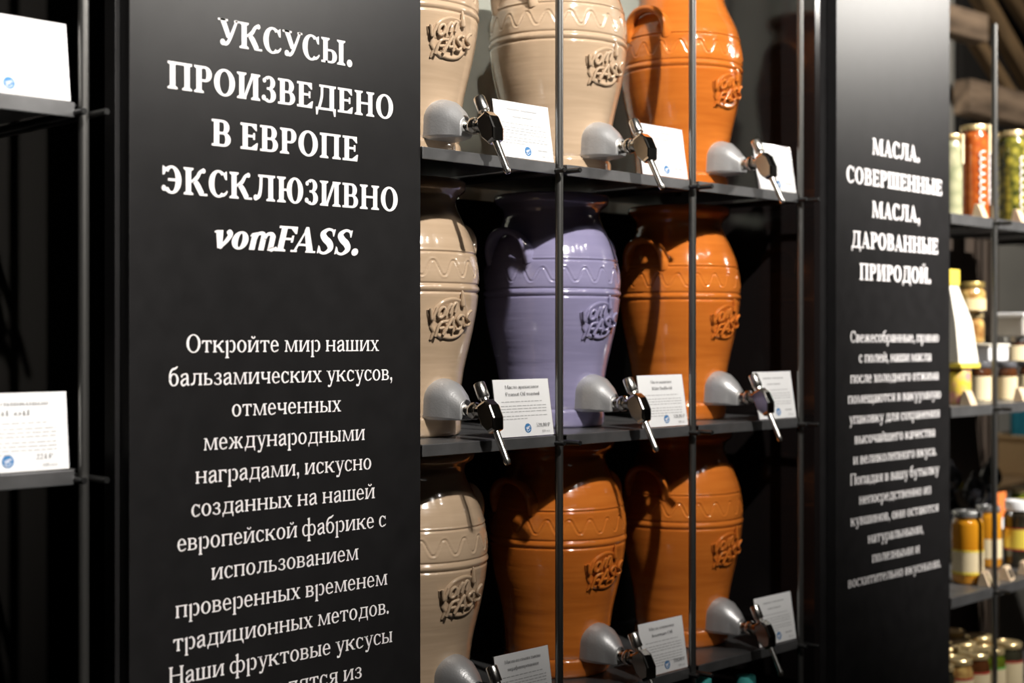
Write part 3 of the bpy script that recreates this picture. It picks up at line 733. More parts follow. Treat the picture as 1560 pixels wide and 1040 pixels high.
def tap_meshes():
    """the tap on its jar: cast flange, stem, valve body, knob and spout"""
    y0 = -0.089; zc = 0.056
    fl = MB(); rings = []
    def ring(y, w, top, bot, rnd):
        pts = []
        hw = w
        for k in range(17):
            a = pi * k / 16
            pts.append((hw * cos(a), y, zc + (top) * sin(a) ** 0.9 * 1.0))
        for k in range(1, 9):
            f = k / 9
            pts.append((-hw * (1 - 0) + 2 * hw * f, y, zc - bot))
        return [Vector(p) for p in pts]
    def D_ring(y, w, top, bot, drop=0.0):
        out = []
        for k in range(19):
            a = pi * k / 18; out.append(Vector((w * cos(a), y, zc - drop + top * sin(a))))
        out.append(Vector((-w, y, zc - drop - bot * 0.85))); out.append(Vector((-w * 0.85, y, zc - drop - bot)))
        out.append(Vector((w * 0.85, y, zc - drop - bot))); out.append(Vector((w, y, zc - drop - bot * 0.85)))
        return out
    rings = [D_ring(y0 + 0.022, 0.0300, 0.0290, 0.030), D_ring(y0 - 0.004, 0.0300, 0.0290, 0.030), D_ring(y0 - 0.008, 0.0290, 0.0280, 0.0298), D_ring(y0 - 0.020, 0.0265, 0.0250, 0.0292, 0.0005),
             D_ring(y0 - 0.034, 0.0205, 0.0195, 0.0235, 0.006), D_ring(y0 - 0.047, 0.0130, 0.0140, 0.0155, 0.014), D_ring(y0 - 0.049, 0.0120, 0.013, 0.0145, 0.014)]
    fl.loft(rings)
    st = MB(); zs = zc - 0.0155
    R = Matrix.Translation((0, y0 - 0.044, zs)) @ Matrix.Rotation(pi / 2, 4, 'X')
    st.lathe([(0.0095, 0), (0.0095, 0.010), (0.0080, 0.011), (0.0080, 0.016), (0.0110, 0.017), (0.0125, 0.020), (0.0125, 0.024), (0.0105, 0.027), (0.0078, 0.028), (0.0078, 0.034), (0.0092, 0.035), (0.0092, 0.046)], 28, R)
    # valve body: an elongated octagon, thick along x, leaning forward
    lean = math.radians(28)
    B = Matrix.Translation((0, y0 - 0.098, zs - 0.006)) @ Matrix.Rotation(-lean, 4, 'X')     # local z: knob up, -z: spout
    vb = MB()
    def octo(x, k): return [B @ Vector((x, a * k, b * k)) for a, b in ((-0.0075, 0.0195), (0.0075, 0.0195), (0.0125, 0.010), (0.0125, -0.008), (0.0055, -0.0215), (-0.0055, -0.0215), (-0.0125, -0.008), (-0.0125, 0.010))]
    vb.loft([octo(-0.0108, 0.92), octo(-0.0098, 1.04), octo(-0.0075, 1.12), octo(0.0075, 1.12), octo(0.0098, 1.04), octo(0.0108, 0.92)])
    kn = MB()
    kn.lathe([(0.0058, 0.018), (0.0058, 0.027), (0.0078, 0.0275), (0.0085, 0.0285), (0.0085, 0.049), (0.0078, 0.0505), (0.0060, 0.051)], 28, B)
    sp = MB()
    sp.lathe([(0.0050, -0.019), (0.0046, -0.067), (0.0054, -0.0675), (0.0052, -0.0705), (0.0036, -0.074), (0.0026, -0.0742), (0.0026, -0.069)][::-1], 20, B)
    return fl, st, vb, kn, sp

def make_jar():
    t = thing('oil_jar', 'x', 'jar')
    b = jar_body_mesh().build('body', TAN, t, smooth=60)
    for s in (-1, 1): handle_mesh(s).build('handle', TAN, t, smooth=60)
    pl, le = emblem_meshes()
    e = pl.build('emblem', TAN, t, smooth=50); le.build('lettering', TAN, e, smooth=60)
    fl, st, vb, kn, sp = tap_meshes()
    tp = fl.build('tap', CASTAL, t, smooth=35, bevel=0.0008)
    st.build('tap_stem', CHROME, tp, smooth=35); vb.build('valve_body', CHROME, tp, bevel=0.0004)
    kn.build('tap_knob', SATINC, tp, smooth=35); sp.build('spout', SATINC, tp, smooth=35)
    for o in [b, e] + [c for c in t.children if c.name.startswith('handle')] + list(e.children):
        o.material_slots[0].link = 'OBJECT'
    return t
def paint(t, m):
    for c in t.children:
        if c.name.split('.')[0] in ('body', 'handle', 'emblem'):
            c.material_slots[0].material = m
            for g in c.children: g.material_slots[0].material = m
JARS = [
 # x, y, shelf, material, scale, label
 (1.3769, 1.606, 0, TAN, 1.0, 'tan glazed stoneware jar with tap in the top row next to the vinegar sign'),
 (1.6960, 1.590, 0, TAN, 1.0, 'tan glazed stoneware jar with tap in the top row behind the steel rod'),
 (2.0104, 1.583, 0, ORG, 0.965, 'bright orange glazed stoneware jar with tap in the top row'),
 (1.3769, 1.606, 1, TAN, 1.0, 'tan glazed stoneware jar with tap in the middle row beside lavender one'),
 (1.6949, 1.6036, 1, LAV, 1.0, 'lavender glazed stoneware jar with tap in the middle row'),
 (2.0104, 1.588, 1, ORG, 0.965, 'orange glazed stoneware jar with tap in the middle row right of lavender one'),
 (1.3769, 1.587, 2, TAN, 1.0, 'tan glazed stoneware jar half in shadow in the lowest row'),
 (1.6949, 1.591, 2, ORG, 1.0, 'orange glazed stoneware jar in the lowest row under the lavender jar'),
 (2.0104, 1.583, 2, ORG, 0.965, 'orange glazed stoneware jar in the lowest row next to the oil sign'),
]
proto = make_jar()
for i, (x, y, r, m, sc, lab) in enumerate(JARS):
    j = proto if i == 0 else copy_tree(proto)
    j.location = (x, y, ZT[r] + 0.0003); j.scale = (sc, sc, 1.0)
    j.rotation_euler = (0, 0, math.radians((0, -1, 1, 0, 0, 1, 2, -1, 0)[i]))
    j['label'] = lab; j['group'] = 'glazed stoneware oil jars with taps'
    paint(j, m)

# ------------------------------------------------------------------ price cards
def text_part(name, txt, em, x, z, w, m, parent, bold=False):
    if txt is None:      # unreadable in the photograph: words as plain strokes
        w = w or 0.020; q = MB(); c = -w / 2
        for f in (0.42, 0.54):
            q.add([(c, -0.0004, 0.001), (c + w * f, -0.0004, 0.001), (c + w * f, -0.0004, em * 0.34), (c, -0.0004, em * 0.34)], [(0, 1, 2, 3)]); c += w * (f + 0.04)
        o = q.build(name, INKL, parent); o.location = (x, 0, z); return o
    g, wn = text_mesh(txt, em, bold, 1.0, 0, w)
    o = g.build(name, m, parent); o.location = (x, -0.0005, z); return o
def price_card(xr, z, label, lines, price, seed, W=0.119, H=0.085, lean=9):
    t = thing('price_card', label, 'price card', (xr - W / 2, D + 0.0015, z + 0.0005), 'white price cards in clear holders')
    t.rotation_euler = (math.radians(-lean), 0, 0)
    MB().box(-W / 2 + 0.0015, 0, 0.001, W / 2 - 0.0015, 0.0008, H - 0.001).build('paper', PAPER, t)
    m = MB(); m.box(-W / 2, 0.0009, 0, W / 2, 0.0024, H); m.build('clear_holder', ACRYL, t)
    rnd = random.Random(seed)
    for i, (s, w) in enumerate(lines[:2]):
        text_part('printed_line', s, 0.0078, 0, H - 0.0145 - 0.0105 * i, w, INK, t)
    # small print: too fine to read in the photograph, each word a short stroke
    m = MB(); zz = H - 0.034; nl = lines[2] if len(lines) > 2 else 5
    for k in range(nl):
        if k in (1, 4): zz -= 0.002
        x = -W * 0.40; xe = W * (0.40 if k != nl - 1 else 0.05)
        if k == 0: x = -W * 0.38; xe = W * 0.34
        while x < xe:
            l = rnd.uniform(0.004, 0.011)
            m.add([(x, -0.0004, zz), (min(x + l, xe), -0.0004, zz), (min(x + l, xe), -0.0004, zz + 0.0011), (x, -0.0004, zz + 0.0011)], [(0, 1, 2, 3)])
            x += l + 0.0016
        zz -= 0.0042
    m.build('small_print', INKL, t)['kind'] = 'stuff'
    m = MB(); cx, cz = 0.004, 0.0125
    n = 24
    m.add([(cx + 0.0068 * cos(2 * pi * k / n), -0.0004, cz + 0.0068 * sin(2 * pi * k / n)) for k in range(n)], [tuple(range(n))])
    lg = m.build('round_logo', BLUE, t)
    m = MB()
    for pts in ([(-.0042, .0012), (-.003, -.0012), (-.0016, .0018)], [(-.0010, -.001), (-.0006, .0014), (.0008, .0016), (.0006, -.0008), (-.001, -.001)], [(-.003, -.0045), (-.0016, -.001), (.002, -.001)], [(.0014, .001), (.003, .003), (.0040, .0004)], [(-.0045, -.003), (-.001, -.0048), (.004, -.002)]):
        sp = smooth_path([(cx + a, cz + b) for a, b in pts])
        m.tube([(a, -0.0005, b) for a, b in sp], 0.0004, 6)
    m.build('logo_mark', WHITE, lg)
    text_part('printed_price', price, 0.0085, W * 0.30, 0.0135, None, INK, t)
    text_part('printed_volume', '100 мл', 0.0055, W * 0.34, 0.0055, None, INKL, t)
    return t
cards = [
 (PS[2], 0, 'bright white price card in the top row nearest the vinegar sign', ((None, .062), (None, .040), 7), None),
 (PS[3], 0, 'white price card in the top row beside the orange jar', ((None, .062), (None, .040), 7), None),
 (PS[4], 0, 'white price card at the right end of the top row', ((None, .062), (None, .040), 7), None),
 (PS[2], 1, 'white price card reading peanut oil in front of the lavender jar', (('Масло арахисовое', .070), ('Peanut Oil roasted', .070), 6), '528,80 ₽'),
 (PS[3], 1, 'white price card reading white truffle oil between lavender and orange jars', (('Масло оливковое', .054), ('White Truffle Oil', .052), 8), '528,80 ₽'),
 (PS[4], 1, 'white price card at the right end of the middle row', ((None, .062), (None, .040), 7), None),
 (PS[2], 2, 'tilted white price card in the lowest row cut by the bottom edge', (('Масло из семян тыквы', .074), ('нерафинированное', .064), 6), '529,90 ₽'),
 (PS[3], 2, 'white price card reading rosemary oil in the lowest row', (('Масло оливковое', .064), ('Rosemary Oil', .052), 9), '528,80 ₽'),
 (PS[4], 2, 'white price card at the right end of the lowest row', ((None, .062), (None, .040), 7), None),
]
for i, (xp, r, lab, lines, price) in enumerate(cards):
    price_card(xp - 0.008, ZT[r], lab, lines, price, 10 + i, W=0.117 if r < 2 else 0.114)
price_card(PS[0] - 0.013, ZT[0], 'blank-looking overexposed white card on the upper left tray', ((None, .075), (None, .05), 6), None, 3, W=0.150, H=0.088, lean=7)
price_card(PS[0] - 0.0145, ZT[1], 'white price card reading basil oil on the lower left tray', (('Масло оливковое', .104), ('Basil oil', .062), 8), '224 ₽', 4, W=0.150, H=0.086, lean=5)

# ------------------------------------------------------------------ teal capped bottles under the lowest jars
TEAL = mat('teal_cap', (0.10, 0.55, 0.52), 0.4)
GLASS = mat('dark_oil_glass', (0.12, 0.16, 0.08), 0.05, trans=0.5, ior=1.4)
for px, py, Y, lab in ((1068, 1024, 1.462, 'teal-capped bottle at the foot of the steel rod below the jars'), (1136, 1029, 1.462, 'teal-capped bottle right of the other one below the jars')):
    X = at(px, Y); zt = zat(py, X, Y)
    t = thing('oil_bottle', lab, 'bottle', (X, Y, ZT[3] + 0.0003), 'teal-capped bottles on the low tray')
    H = zt - ZT[3]
    MB().lathe([(0.030, 0), (0.032, 0.004), (0.032, H * 0.55), (0.026, H * 0.68), (0.014, H * 0.78), (0.013, H - 0.02)], 28).build('bottle_body', GLASS, t, smooth=40)
    MB().lathe([(0.0165, H - 0.034), (0.0175, H - 0.032), (0.0175, H - 0.003), (0.0165, H), (0.0135, H), (0.0135, H - 0.002)], 28).build('cap', TEAL, t, smooth=40)

#@@BACK
# ------------------------------------------------------------------ the grocery bay beyond the oil sign
struct(MB().box(2.72, 2.62, 0, 7.5, 2.72, 3.6).build('wall_rear', mat('greige_wall', (0.46, 0.44, 0.39), 0.9, var=0.06, vscale=5)))
XB = at(1515, D)
post(XB, 'steel rod with a free bright upper end in front of the grocery jars', 2.175 , ZT[:3] + [0.70])
post(XB + 0.316, 'steel rod at the far right beyond the olive jar', 2.175, ZT[:3] + [0.70])
post(XB + 0.632, 'farthest steel rod of the grocery bay, seen behind the front rod', 2.175, ZT[:3] + [0.70])
GZ = [ZT[0], ZT[1], ZT[2], 0.70]
for r, nm in enumerate(('top', 'second', 'third', 'lowest')):
    tray(at(1447, D) + 0.002, XB - 0.0115, GZ[r], 'steel tray of the ' + nm + ' grocery shelf just right of the oil sign', lip=0.022)
    tray(XB + 0.0115, XB + 0.316 - 0.0115, GZ[r], 'steel tray of the ' + nm + ' grocery shelf at the right edge of the frame', lip=0.022)
    tray(XB + 0.316 + 0.0115, XB + 0.632 - 0.0115, GZ[r], 'far steel tray of the ' + nm + ' grocery shelf, seen through the rods', lip=0.022)
# dark planks behind the jars
t = thing('plank_screen', 'dark brown upright plank screen behind the grocery shelves', 'screen', (3.315, 1.80, 0))
WDK = mat('dark_stained_wood', (0.035, 0.024, 0.017), 0.6, var=0.4, vscale=6, stretch=(8, 8, 0.6), bump=0.2)
m0 = None
for k in range(4):
    if m0 is None:
        m0 = MB().box(0, 0, 0, 0.086, 0.018, 1.765).build('plank', WDK, t, bevel=0.002); p = m0
    else:
        p = m0.copy(); COL.objects.link(p); p.parent = t
    p.location = (0.09 * k, 0.003 * (k % 3), 0.0)

def beam(name, a, b, w, h, m, parent=None):
    a, b = Vector(a), Vector(b); d = b - a; L = d.length
    q = d.to_track_quat('X', 'Z').to_matrix().to_4x4()
    o = MB().box(0, -w / 2, -h / 2, L, w / 2, h / 2).build(name, m, parent, bevel=0.006)
    o.matrix_world = Matrix.Translation(a) @ q
    return o
OAK = mat('weathered_timber', (0.30, 0.21, 0.14), 0.75, var=0.6, vscale=5, stretch=(0.7, 5, 5), bump=0.5, bscale=30)
OAKD = mat('dark_timber', (0.20, 0.125, 0.06), 0.75, var=0.5, vscale=5, stretch=(0.7, 5, 5), bump=0.5, bscale=30)
def pt(px, py, Y):
    X = at(px, Y); return (X, Y, zat(py, X, Y))
Yb = 2.30
FR = []
for nm, a, b, w, h, m, lab in (
    ('timber_beam', pt(1380, 15, Yb), pt(1492, 46, Yb), 0.07, 0.095, OAK, 'short weathered timber beam end high beside the oil sign'),
    ('timber_beam', pt(1466, 147, Yb), pt(1640, 190, Yb), 0.07, 0.115, OAK, 'weathered timber beam crossing above the jar lids'),
    ('timber_brace', pt(1478, 50, Yb + 0.12), pt(1548, 160, Yb + 0.12), 0.04, 0.055, OAKD, 'thin diagonal timber brace between the two beams'),
    ('timber_brace', pt(1474, -40, Yb + 0.16), pt(1582, 150, Yb + 0.16), 0.05, 0.075, OAKD, 'long diagonal timber brace behind the free rod end'),
    ('timber_brace', pt(1504, -60, Yb + 0.21), pt(1620, 120, Yb + 0.21), 0.04, 0.06, OAKD, 'far diagonal timber brace at the upper right corner')):
    o = beam(nm, a, b, w, h, m); o['label'] = lab; FR.append(o)
fr = thing('timber_frame', 'weathered timber frame of beams and diagonal braces high behind the grocery shelves', 'timber frame', (at(1500, Yb), Yb, 1.9))
for o in FR:
    o.parent = fr; o.matrix_parent_inverse = Matrix.Translation(fr.location).inverted()
tag(MB().box(at(1467, 2.58), 2.585, 1.9, at(1640, 2.58), 2.615, 3.4).build('dark_panel', mat('black_brown_panel', (0.012, 0.010, 0.008), 0.8), bevel=0.004), 'black panel behind the diagonal timber braces', 'panel')

GOLD = mat('gold_lid', (0.86, 0.66, 0.34), 0.28, metal=0.7)
SILV = mat('silver_lid', (0.75, 0.75, 0.75), 0.25, metal=0.9)
DLID = mat('dark_grey_lid', (0.10, 0.10, 0.11), 0.3)
WLID = mat('white_lid', (0.80, 0.80, 0.82), 0.4)
CREAM = mat('cream_label', (0.72, 0.60, 0.38), 0.6)
YELL = mat('yellow_print', (0.80, 0.62, 0.08), 0.6)
REDL = mat('red_print', (0.40, 0.05, 0.03), 0.6)
GREENL = mat('green_print', (0.14, 0.38, 0.08), 0.6)
WOODT = mat('pale_wood_block', (0.66, 0.50, 0.34), 0.7, var=0.12, vscale=20)
def food(name, a, b, sc=60, rough=0.12):
    m = bpy.data.materials.new(name); m.use_nodes = True; nt = m.node_tree; bs = nt.nodes['Principled BSDF']
    bs.inputs['Roughness'].default_value = rough; bs.inputs['Coat Weight'].default_value = 1.0; bs.inputs['Coat Roughness'].default_value = 0.03
    v = nt.nodes.new('ShaderNodeTexVoronoi'); v.inputs['Scale'].default_value = sc
    tc = nt.nodes.new('ShaderNodeTexCoord'); nt.links.new(tc.outputs['Object'], v.inputs['Vector'])
    r = nt.nodes.new('ShaderNodeValToRGB'); r.color_ramp.elements[0].color = (*a, 1); r.color_ramp.elements[1].color = (*b, 1); r.color_ramp.elements[1].position = 0.8
    nt.links.new(v.outputs['Distance'], r.inputs[0]); nt.links.new(r.outputs[0], bs.inputs['Base Color'])
    MATS[name] = m; return m
F_RED = food('tomato_contents', (0.52, 0.14, 0.025), (0.33, 0.06, 0.012))
F_OLIVE = food('olive_contents', (0.42, 0.36, 0.05), (0.03, 0.04, 0.01), 55)
F_PALE = food('pale_antipasti', (0.50, 0.47, 0.30), (0.24, 0.26, 0.15), 40)
F_HONEY = food('honey_contents', (0.62, 0.28, 0.015), (0.52, 0.20, 0.01), 8)
F_BROWN = food('brown_spread', (0.10, 0.035, 0.012), (0.05, 0.015, 0.005), 15)
F_NUT = food('nut_contents', (0.70, 0.48, 0.16), (0.28, 0.13, 0.04), 60)
F_DARK = food('dark_pickle', (0.05, 0.05, 0.03), (0.02, 0.015, 0.01), 30)
F_GREEN = food('green_pesto', (0.14, 0.20, 0.01), (0.08, 0.10, 0.01), 80)
F_BLK = mat('black_bottle_glass', (0.01, 0.01, 0.012), 0.06, coat=0.5)
ORT = mat('orange_tag', (0.85, 0.22, 0.05), 0.6)

def glassjar(px, w, ytop, Y, z, body, lid, lab_, cat='jar', label=None, name='food_jar', grp=None, lidh=0.013, bands=(), script=None, seal=False, wide=1.0):
    """px centre, w width and ytop lid height in the frame, standing on height z at depth Y"""
    X = at(px, Y); sc = scale_at(X, Y); R = w / 2 / sc; H = zat(ytop, X, Y) - z
    t = thing(name, lab_, cat, (X, Y, z + 0.0003), grp)
    b = H - lidh
    MB().lathe([(R * 0.86, 0), (R * 0.97, 0.003), (R, 0.009), (R, b - 0.016), (R * 0.95, b - 0.008), (R * 0.84, b - 0.003), (R * 0.84, b + 0.002)], 32).build('glass_body', body, t, smooth=40)
    MB().lathe([(R * 0.90, b), (R * 0.93, b + 0.001), (R * 0.93, H - 0.002), (R * 0.90, H), (R * 0.5, H), (R * 0.48, H - 0.0008)], 32).build('lid', lid, t, smooth=40)
    if label:
        m_, f0, f1 = label
        def wrap(nm, mm, g0, g1, rr, a0=-4.0, a1=-0.2):
            q = MB(); n = 22; rows = []
            for hh in (b * g0, b * g1):
                rows.append([((R + rr) * cos(a0 + (a1 - a0) * k / n), (R + rr) * sin(a0 + (a1 - a0) * k / n), hh) for k in range(n + 1)])
            q.loft(rows, caps=False, closed=False); return q.build(nm, mm, t, smooth=60)
        wrap('label', m_, f0, f1, 0.0006)
        for mm, g0, g1 in bands: wrap('label_band', mm, g0, g1, 0.001)
    if seal:
        MB().box(-0.006, -R - 0.0022, b - 0.05, 0.006, -R - 0.0006, H).build('paper_seal', CREAM, t).rotation_euler = (0, 0, math.radians(10))
    if script:
        # white handwriting running up the jar, too blurred in the photograph to read: loops only where it shows
        q = MB()
        for (da, sz) in script:
            pts = []
            for i in range(60):
                s_ = i / 59; hh = b * (0.16 + 0.62 * s_)
                a = -pi / 2 - 0.55 + da + sz * 0.20 * sin(s_ * 2 * pi * 7.5)
                pts.append(((R + 0.0008) * cos(a), (R + 0.0008) * sin(a), hh + 0.004 * cos(s_ * 2 * pi * 7.5)))
            q.tube(pts, 0.0019, 6)
        q.build('handwriting', WHITE, t, smooth=60)
    return t
def block(px, Y, z, w, lab_, sign=False, rz=0.0):
    X = at(px, Y); W = w / scale_at(X, Y) / 2
    t = thing('tag_block', lab_, 'price tag', (X, Y, z + 0.0003), 'small pale price blocks on the grocery shelves', rz)
    q = MB(); q.loft([[(-W, -0.012, 0), (-W, 0.014, 0), (-W, 0.008, 0.03), (-W, 0.0, 0.03)], [(W, -0.012, 0), (W, 0.014, 0), (W, 0.008, 0.03), (W, 0.0, 0.03)]])
    q.build('wood_wedge', WOODT, t, bevel=0.001)
    q = MB(); q.box(-W * 0.6, 0, 0, W * 0.6, 0.0006, 0.020)
    o = q.build('slate_square' if sign else 'paper_slip', F_BLK if sign else CREAM, t); o.location = (0, -0.0108, 0.0045); o.rotation_euler = (math.radians(-21.8), 0, 0)
    return t
Z0, Z1, Z2, Z3 = GZ
glassjar(1449, 34, 206, 1.50, Z0, F_PALE, GOLD, 'jar of pale antipasti half hidden by the oil sign edge, top grocery shelf', seal=True)
glassjar(1484, 45, 192, 1.50, Z0, F_RED, GOLD, 'tall orange-red jar with gold lid and white handwriting, top grocery shelf', script=((0, 1), (0.75, 0.35)), seal=True)
glassjar(1541, 44, 201, 1.50, Z0, F_OLIVE, GOLD, 'tall jar of green and black olives with white handwriting at the right edge', script=((0.15, 0.7), (0.8, 0.6)), seal=True)
glassjar(1512, 34, 205, 1.62, Z0, F_DARK, GOLD, 'dark jar with gold lid standing behind the front rod on the top grocery shelf')
glassjar(1568, 40, 207, 1.60, Z0, F_GREEN, mat('green_lid', (0.10, 0.30, 0.08), 0.35), 'jar with green lid behind the olive jar at the right edge')
block(1494, 1.455, Z0, 24, 'pale price block in front of the orange-red jar', rz=0.15)
block(1553, 1.455, Z0, 24, 'pale price block in front of the olive jar', rz=0.1)
# second shelf: small jars, a white tub on them, more jars on top
a = glassjar(1493, 35, 551, 1.53, Z1, F_BROWN, DLID, 'brown spread jar with dark lid under the white tub', label=(CREAM, 0.02, 0.74), grp=None)
b_ = glassjar(1533, 32, 551, 1.51, Z1, F_BROWN, DLID, 'brown spread jar with dark lid right of the front rod', label=(CREAM, 0.02, 0.72))
glassjar(1565, 32, 549, 1.53, Z1, F_BROWN, DLID, 'brown spread jar with dark lid cut by the right frame edge', label=(CREAM, 0.02, 0.72))
zt1 = zat(551, at(1493, 1.53), 1.53)
X = at(1503, 1.55)
t = thing('food_tub', 'square white tub resting on the dark-lidded jars', 'tub', (X, 1.55, zt1 + 0.0006))
MB().box(-0.050, -0.032, 0, 0.046, 0.032, 0.034).build('tub_body', WLID, t, bevel=0.004)
MB().box(-0.053, -0.035, 0.034, 0.049, 0.035, 0.040).build('tub_lid', mat('milky_lid', (0.85, 0.80, 0.70), 0.4), t, bevel=0.002)
zt2 = zt1 + 0.0412
glassjar(1482, 34, 476, 1.545, zt2, F_NUT, GOLD, 'small yellow jar with gold lid standing on the white tub')
X = at(1482, 1.545); zt3 = zat(476, X, 1.545)
glassjar(1478, 46, 430, 1.545, zt3 + 0.0004, F_NUT, mat('dull_gold_lid', (0.35, 0.25, 0.08), 0.35, metal=0.6), 'squat honey and nut jar on top of the jar stack', label=(mat('pale_amber', (0.80, 0.62, 0.34), 0.3), 0.08, 0.55))
zh = zat(551, at(1533, 1.51), 1.51)
glassjar(1548, 38, 512, 1.53, zh + 0.0006, F_BROWN, SILV, 'jar with silver lid resting on the dark-lidded jars at the right edge', label=(CREAM, 0.02, 0.8))
zh2 = zat(512, at(1548, 1.53), 1.53)
X = at(1551, 1.53)
t = thing('food_tub', 'grey plastic tub with a green-edged label on the silver lid', 'tub', (X, 1.53, zh2 + 0.0008))
MB().box(-0.046, -0.034, 0, 0.050, 0.034, 0.044).build('tub_body', mat('grey_plastic', (0.42, 0.40, 0.37), 0.35), t, bevel=0.004)
MB().box(-0.050, -0.038, 0.044, 0.054, 0.038, 0.054).build('tub_lid', WLID, t, bevel=0.003)
MB().box(-0.016, -0.0352, 0.004, 0.048, -0.0342, 0.038).build('label', CREAM, t)
MB().box(-0.016, -0.0362, 0.004, 0.048, -0.0353, 0.009).build('label_band', GREENL, t)
# leaning bag with yellow border
t = thing('paper_bag', 'white folded paper bag with yellow edges leaning beside the oil sign', 'bag', (at(1467, 1.475), 1.475, Z1 + 0.088))
q = MB(); q.loft([[(-0.040, -0.012, 0), (0.042, -0.016, 0.0), (0.036, 0.014, 0), (-0.036, 0.014, 0)], [(-0.052, -0.010, 0.09), (0.020, -0.012, 0.09), (0.016, 0.010, 0.09), (-0.05, 0.010, 0.09)], [(-0.064, -0.003, 0.165), (-0.026, -0.003, 0.165), (-0.026, 0.003, 0.165), (-0.064, 0.003, 0.165)]])
q.build('bag_body', mat('white_paper', (0.85, 0.80, 0.70), 0.6), t, bevel=0.002)
q = MB(); q.box(-0.042, -0.018, -0.010, 0.044, 0.0155, -0.0005); q.build('yellow_base', YELL, t, bevel=0.001)
q = MB(); q.box(-0.066, -0.005, 0.1655, -0.022, 0.005, 0.20); q.build('yellow_top', YELL, t, bevel=0.002)
t = thing('gift_tin', 'small tin with pink, yellow and purple pattern beneath the leaning bag', 'tin', (at(1459, 1.485), 1.485, Z1 + 0.0003))
FLOW = food('patterned_tin', (0.65, 0.08, 0.35), (0.70, 0.55, 0.05), 45, 0.3)
MB().lathe([(0.026, 0), (0.028, 0.003), (0.028, 0.070), (0.026, 0.073)], 28).build('tin_body', FLOW, t, smooth=40)
MB().lathe([(0.0285, 0.0735), (0.0285, 0.076), (0.027, 0.0775)], 28).build('tin_lid', mat('purple_lid', (0.12, 0.02, 0.06), 0.4), t, smooth=40)
block(1476, 1.45, Z1, 24, 'pale price block in front of the patterned tin', rz=0.1)
block(1556, 1.455, Z1, 22, 'pale price block below the right dark-lidded jar', rz=0.1)
# third shelf
glassjar(1474, 47, 778, 1.50, Z2, F_HONEY, SILV, 'large amber honey jar with cream label next to the oil sign', label=(CREAM, 0.17, 0.50), bands=((YELL, 0.15, 0.19), (YELL, 0.49, 0.52)))
glassjar(1506, 38, 770, 1.57, Z2, F_HONEY, SILV, 'amber honey jar behind the front rod on the third shelf', label=(CREAM, 0.17, 0.52))
glassjar(1554, 48, 762, 1.52, Z2, F_DARK, WLID, 'dark pickle jar with white lid and yellow label at the right edge', label=(YELL, 0.34, 0.68), bands=((REDL, 0.31, 0.34), (REDL, 0.68, 0.70)), lidh=0.022)
glassjar(1553, 28, 742, 1.70, Z2, F_GREEN, GOLD, 'green jar with gold lid behind the pickle jar', label=(YELL, 0.3, 0.9))
for px, ytop, Y, lab_ in ((1508, 696, 1.66, 'black bottle with a round glass stopper and orange neck tag'), (1483, 718, 1.655, 'black bottle with round stopper behind the honey jar'), (1449, 700, 1.71, 'black bottle with round stopper nearest the oil sign')):
    X = at(px, Y); H = zat(ytop, X, Y) - Z2
    t = thing('vinegar_bottle', lab_, 'bottle', (X, Y, Z2 + 0.0003), 'black stoppered bottles on the third shelf')
    MB().lathe([(0.026, 0), (0.028, 0.004), (0.028, H - 0.13), (0.022, H - 0.115), (0.012, H - 0.10), (0.011, H - 0.082)], 24).build('bottle_body', F_BLK, t, smooth=50)
    MB().lathe([(0.009, H - 0.082), (0.018, H - 0.076), (0.027, H - 0.062), (0.029, H - 0.048), (0.025, H - 0.032), (0.014, H - 0.020), (0.006, H - 0.013), (0.005, H - 0.004), (0.003, H)], 24).build('stopper', F_BLK, t, smooth=60)
    if px == 1508:
        q = MB(); q.box(-0.022, -0.0315, H - 0.148, 0.022, -0.030, H - 0.085); q.build('neck_tag', ORT, t)
        q = MB(); q.box(-0.016, -0.033, H - 0.175, 0.020, -0.0316, H - 0.1485); q.build('tag_strip', WHITE, t)
block(1502, 1.455, Z2, 25, 'pale price block in front of the large honey jar', rz=0.2)
block(1535, 1.455, Z2, 25, 'pale price block with a small black square', True, rz=0.2)
block(1562, 1.46, Z2, 22, 'pale price block under the pickle jar at the right edge', rz=0.2)
# rear shelf with a basket and a teal cloth, seen through the third shelf
Yr = 2.22
tag(MB().box(at(1440, Yr), Yr - 0.14, 1.005, at(1640, Yr), Yr + 0.2, 1.03).build('rear_shelf_board', OAKD, bevel=0.002), 'brown shelf board far behind the honey jars', 'shelf')
X = at(1556, Yr)
t = thing('wicker_basket', 'tan square basket on the rear shelf at the right edge', 'basket', (X, Yr, 1.0304))
q = MB(); q.loft([[(-0.09, -0.07, 0), (0.11, -0.07, 0), (0.11, 0.07, 0), (-0.09, 0.07, 0)], [(-0.10, -0.08, 0.13), (0.12, -0.08, 0.13), (0.12, 0.08, 0.13), (-0.10, 0.08, 0.13)], [(-0.092, -0.072, 0.13), (0.112, -0.072, 0.13), (0.112, 0.072, 0.13), (-0.092, 0.072, 0.13)], [(-0.085, -0.065, 0.01), (0.105, -0.065, 0.01), (0.105, 0.065, 0.01), (-0.085, 0.065, 0.01)]])
q.build('basket_body', mat('tan_wicker', (0.42, 0.28, 0.14), 0.8, bump=1.0, bscale=120), t, bevel=0.003)
q = MB(); q.tube([(-0.10, -0.08, 0.13), (0.12, -0.08, 0.13), (0.12, 0.08, 0.13), (-0.10, 0.08, 0.13), (-0.10, -0.08, 0.13)], 0.007, 8); q.build('basket_rim', mat('tan_wicker', (0.42, 0.28, 0.14), 0.8), t, smooth=60)
q = MB(); rings = []
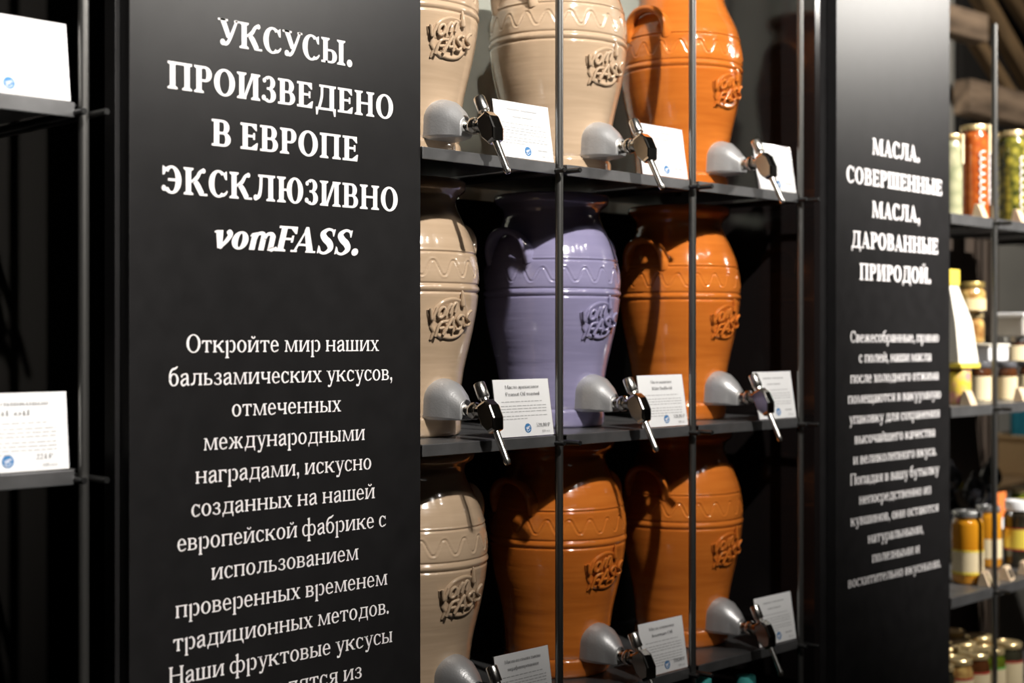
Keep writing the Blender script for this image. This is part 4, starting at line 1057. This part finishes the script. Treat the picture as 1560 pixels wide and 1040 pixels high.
for k in range(9):
    z = 0.225 * k / 8
    rings.append([((0.055 + 0.012 * (1 - k / 8)) * cos(2 * pi * j / 28) * (1 + 0.10 * cos(j * 1.35 * 2 + k * 0.3)), 0.03 * sin(2 * pi * j / 28) * (1 + 0.2 * cos(5 * j)), z) for j in range(28)])
q.loft(rings)
o = q.build('folded_cloth', mat('teal_cloth', (0.01, 0.17, 0.24), 0.8), smooth=80); o.location = (at(1556, Yr) + 0.008, Yr, 1.0304 + 0.0106)
tag(o, 'teal cloth bundle standing in the basket at the right edge', 'cloth')
# lowest shelf: rows of small jars with gold lids
rnd = random.Random(5); g = 'small gold-lidded jars on the lowest grocery shelf'
first = None; names = ('front', 'second', 'third', 'fourth')
cols = ((F_DARK, REDL, 'dark'), (F_NUT, REDL, 'cream'), (F_BROWN, REDL, 'brown'), (F_GREEN, GREENL, 'green'))
cn = ('leftmost', 'second from left', 'third from left', 'rightmost', 'far right', 'farthest right')
for ry in range(4):
    Y = 1.475 + 0.076 * ry
    for cx in range(5):
        X = 2.735 + 0.0775 * cx + 0.008 * rnd.random() + 0.02 * ry
        body, band, word = cols[(cx + ry) % 4 if ry else cx % 4]
        R = 0.0325; H = 0.112 + 0.004 * rnd.random()
        t = thing('small_jar', f'{word} gold-lidded jar, {cn[cx]} in the {names[ry]} row of the lowest shelf', 'jar', (X, Y, Z3 + 0.0003), g)
        MB().lathe([(R * 0.9, 0), (R, 0.004), (R, H - 0.026), (R * 0.86, H - 0.014), (R * 0.86, H - 0.010)], 24).build('glass_body', body, t, smooth=40)
        MB().lathe([(R * 0.92, H - 0.012), (R * 0.95, H - 0.011), (R * 0.95, H - 0.002), (R * 0.90, H), (R * 0.72, H), (R * 0.70, H - 0.001)], 28).build('lid', GOLD, t, smooth=30)
        q = MB(); n = 20; rows = [[((R + 0.0006) * cos(-4.0 + 3.7 * k / n), (R + 0.0006) * sin(-4.0 + 3.7 * k / n), hh) for k in range(n + 1)] for hh in (0.012, H - 0.038)]
        q.loft(rows, caps=False, closed=False); q.build('label', CREAM, t, smooth=60)
        q = MB(); rows = [[((R + 0.0009) * cos(-4.0 + 3.7 * k / n), (R + 0.0009) * sin(-4.0 + 3.7 * k / n), hh) for k in range(n + 1)] for hh in (H - 0.042, H - 0.037)]
        q.loft(rows, caps=False, closed=False); q.build('label_band', band, t, smooth=60)
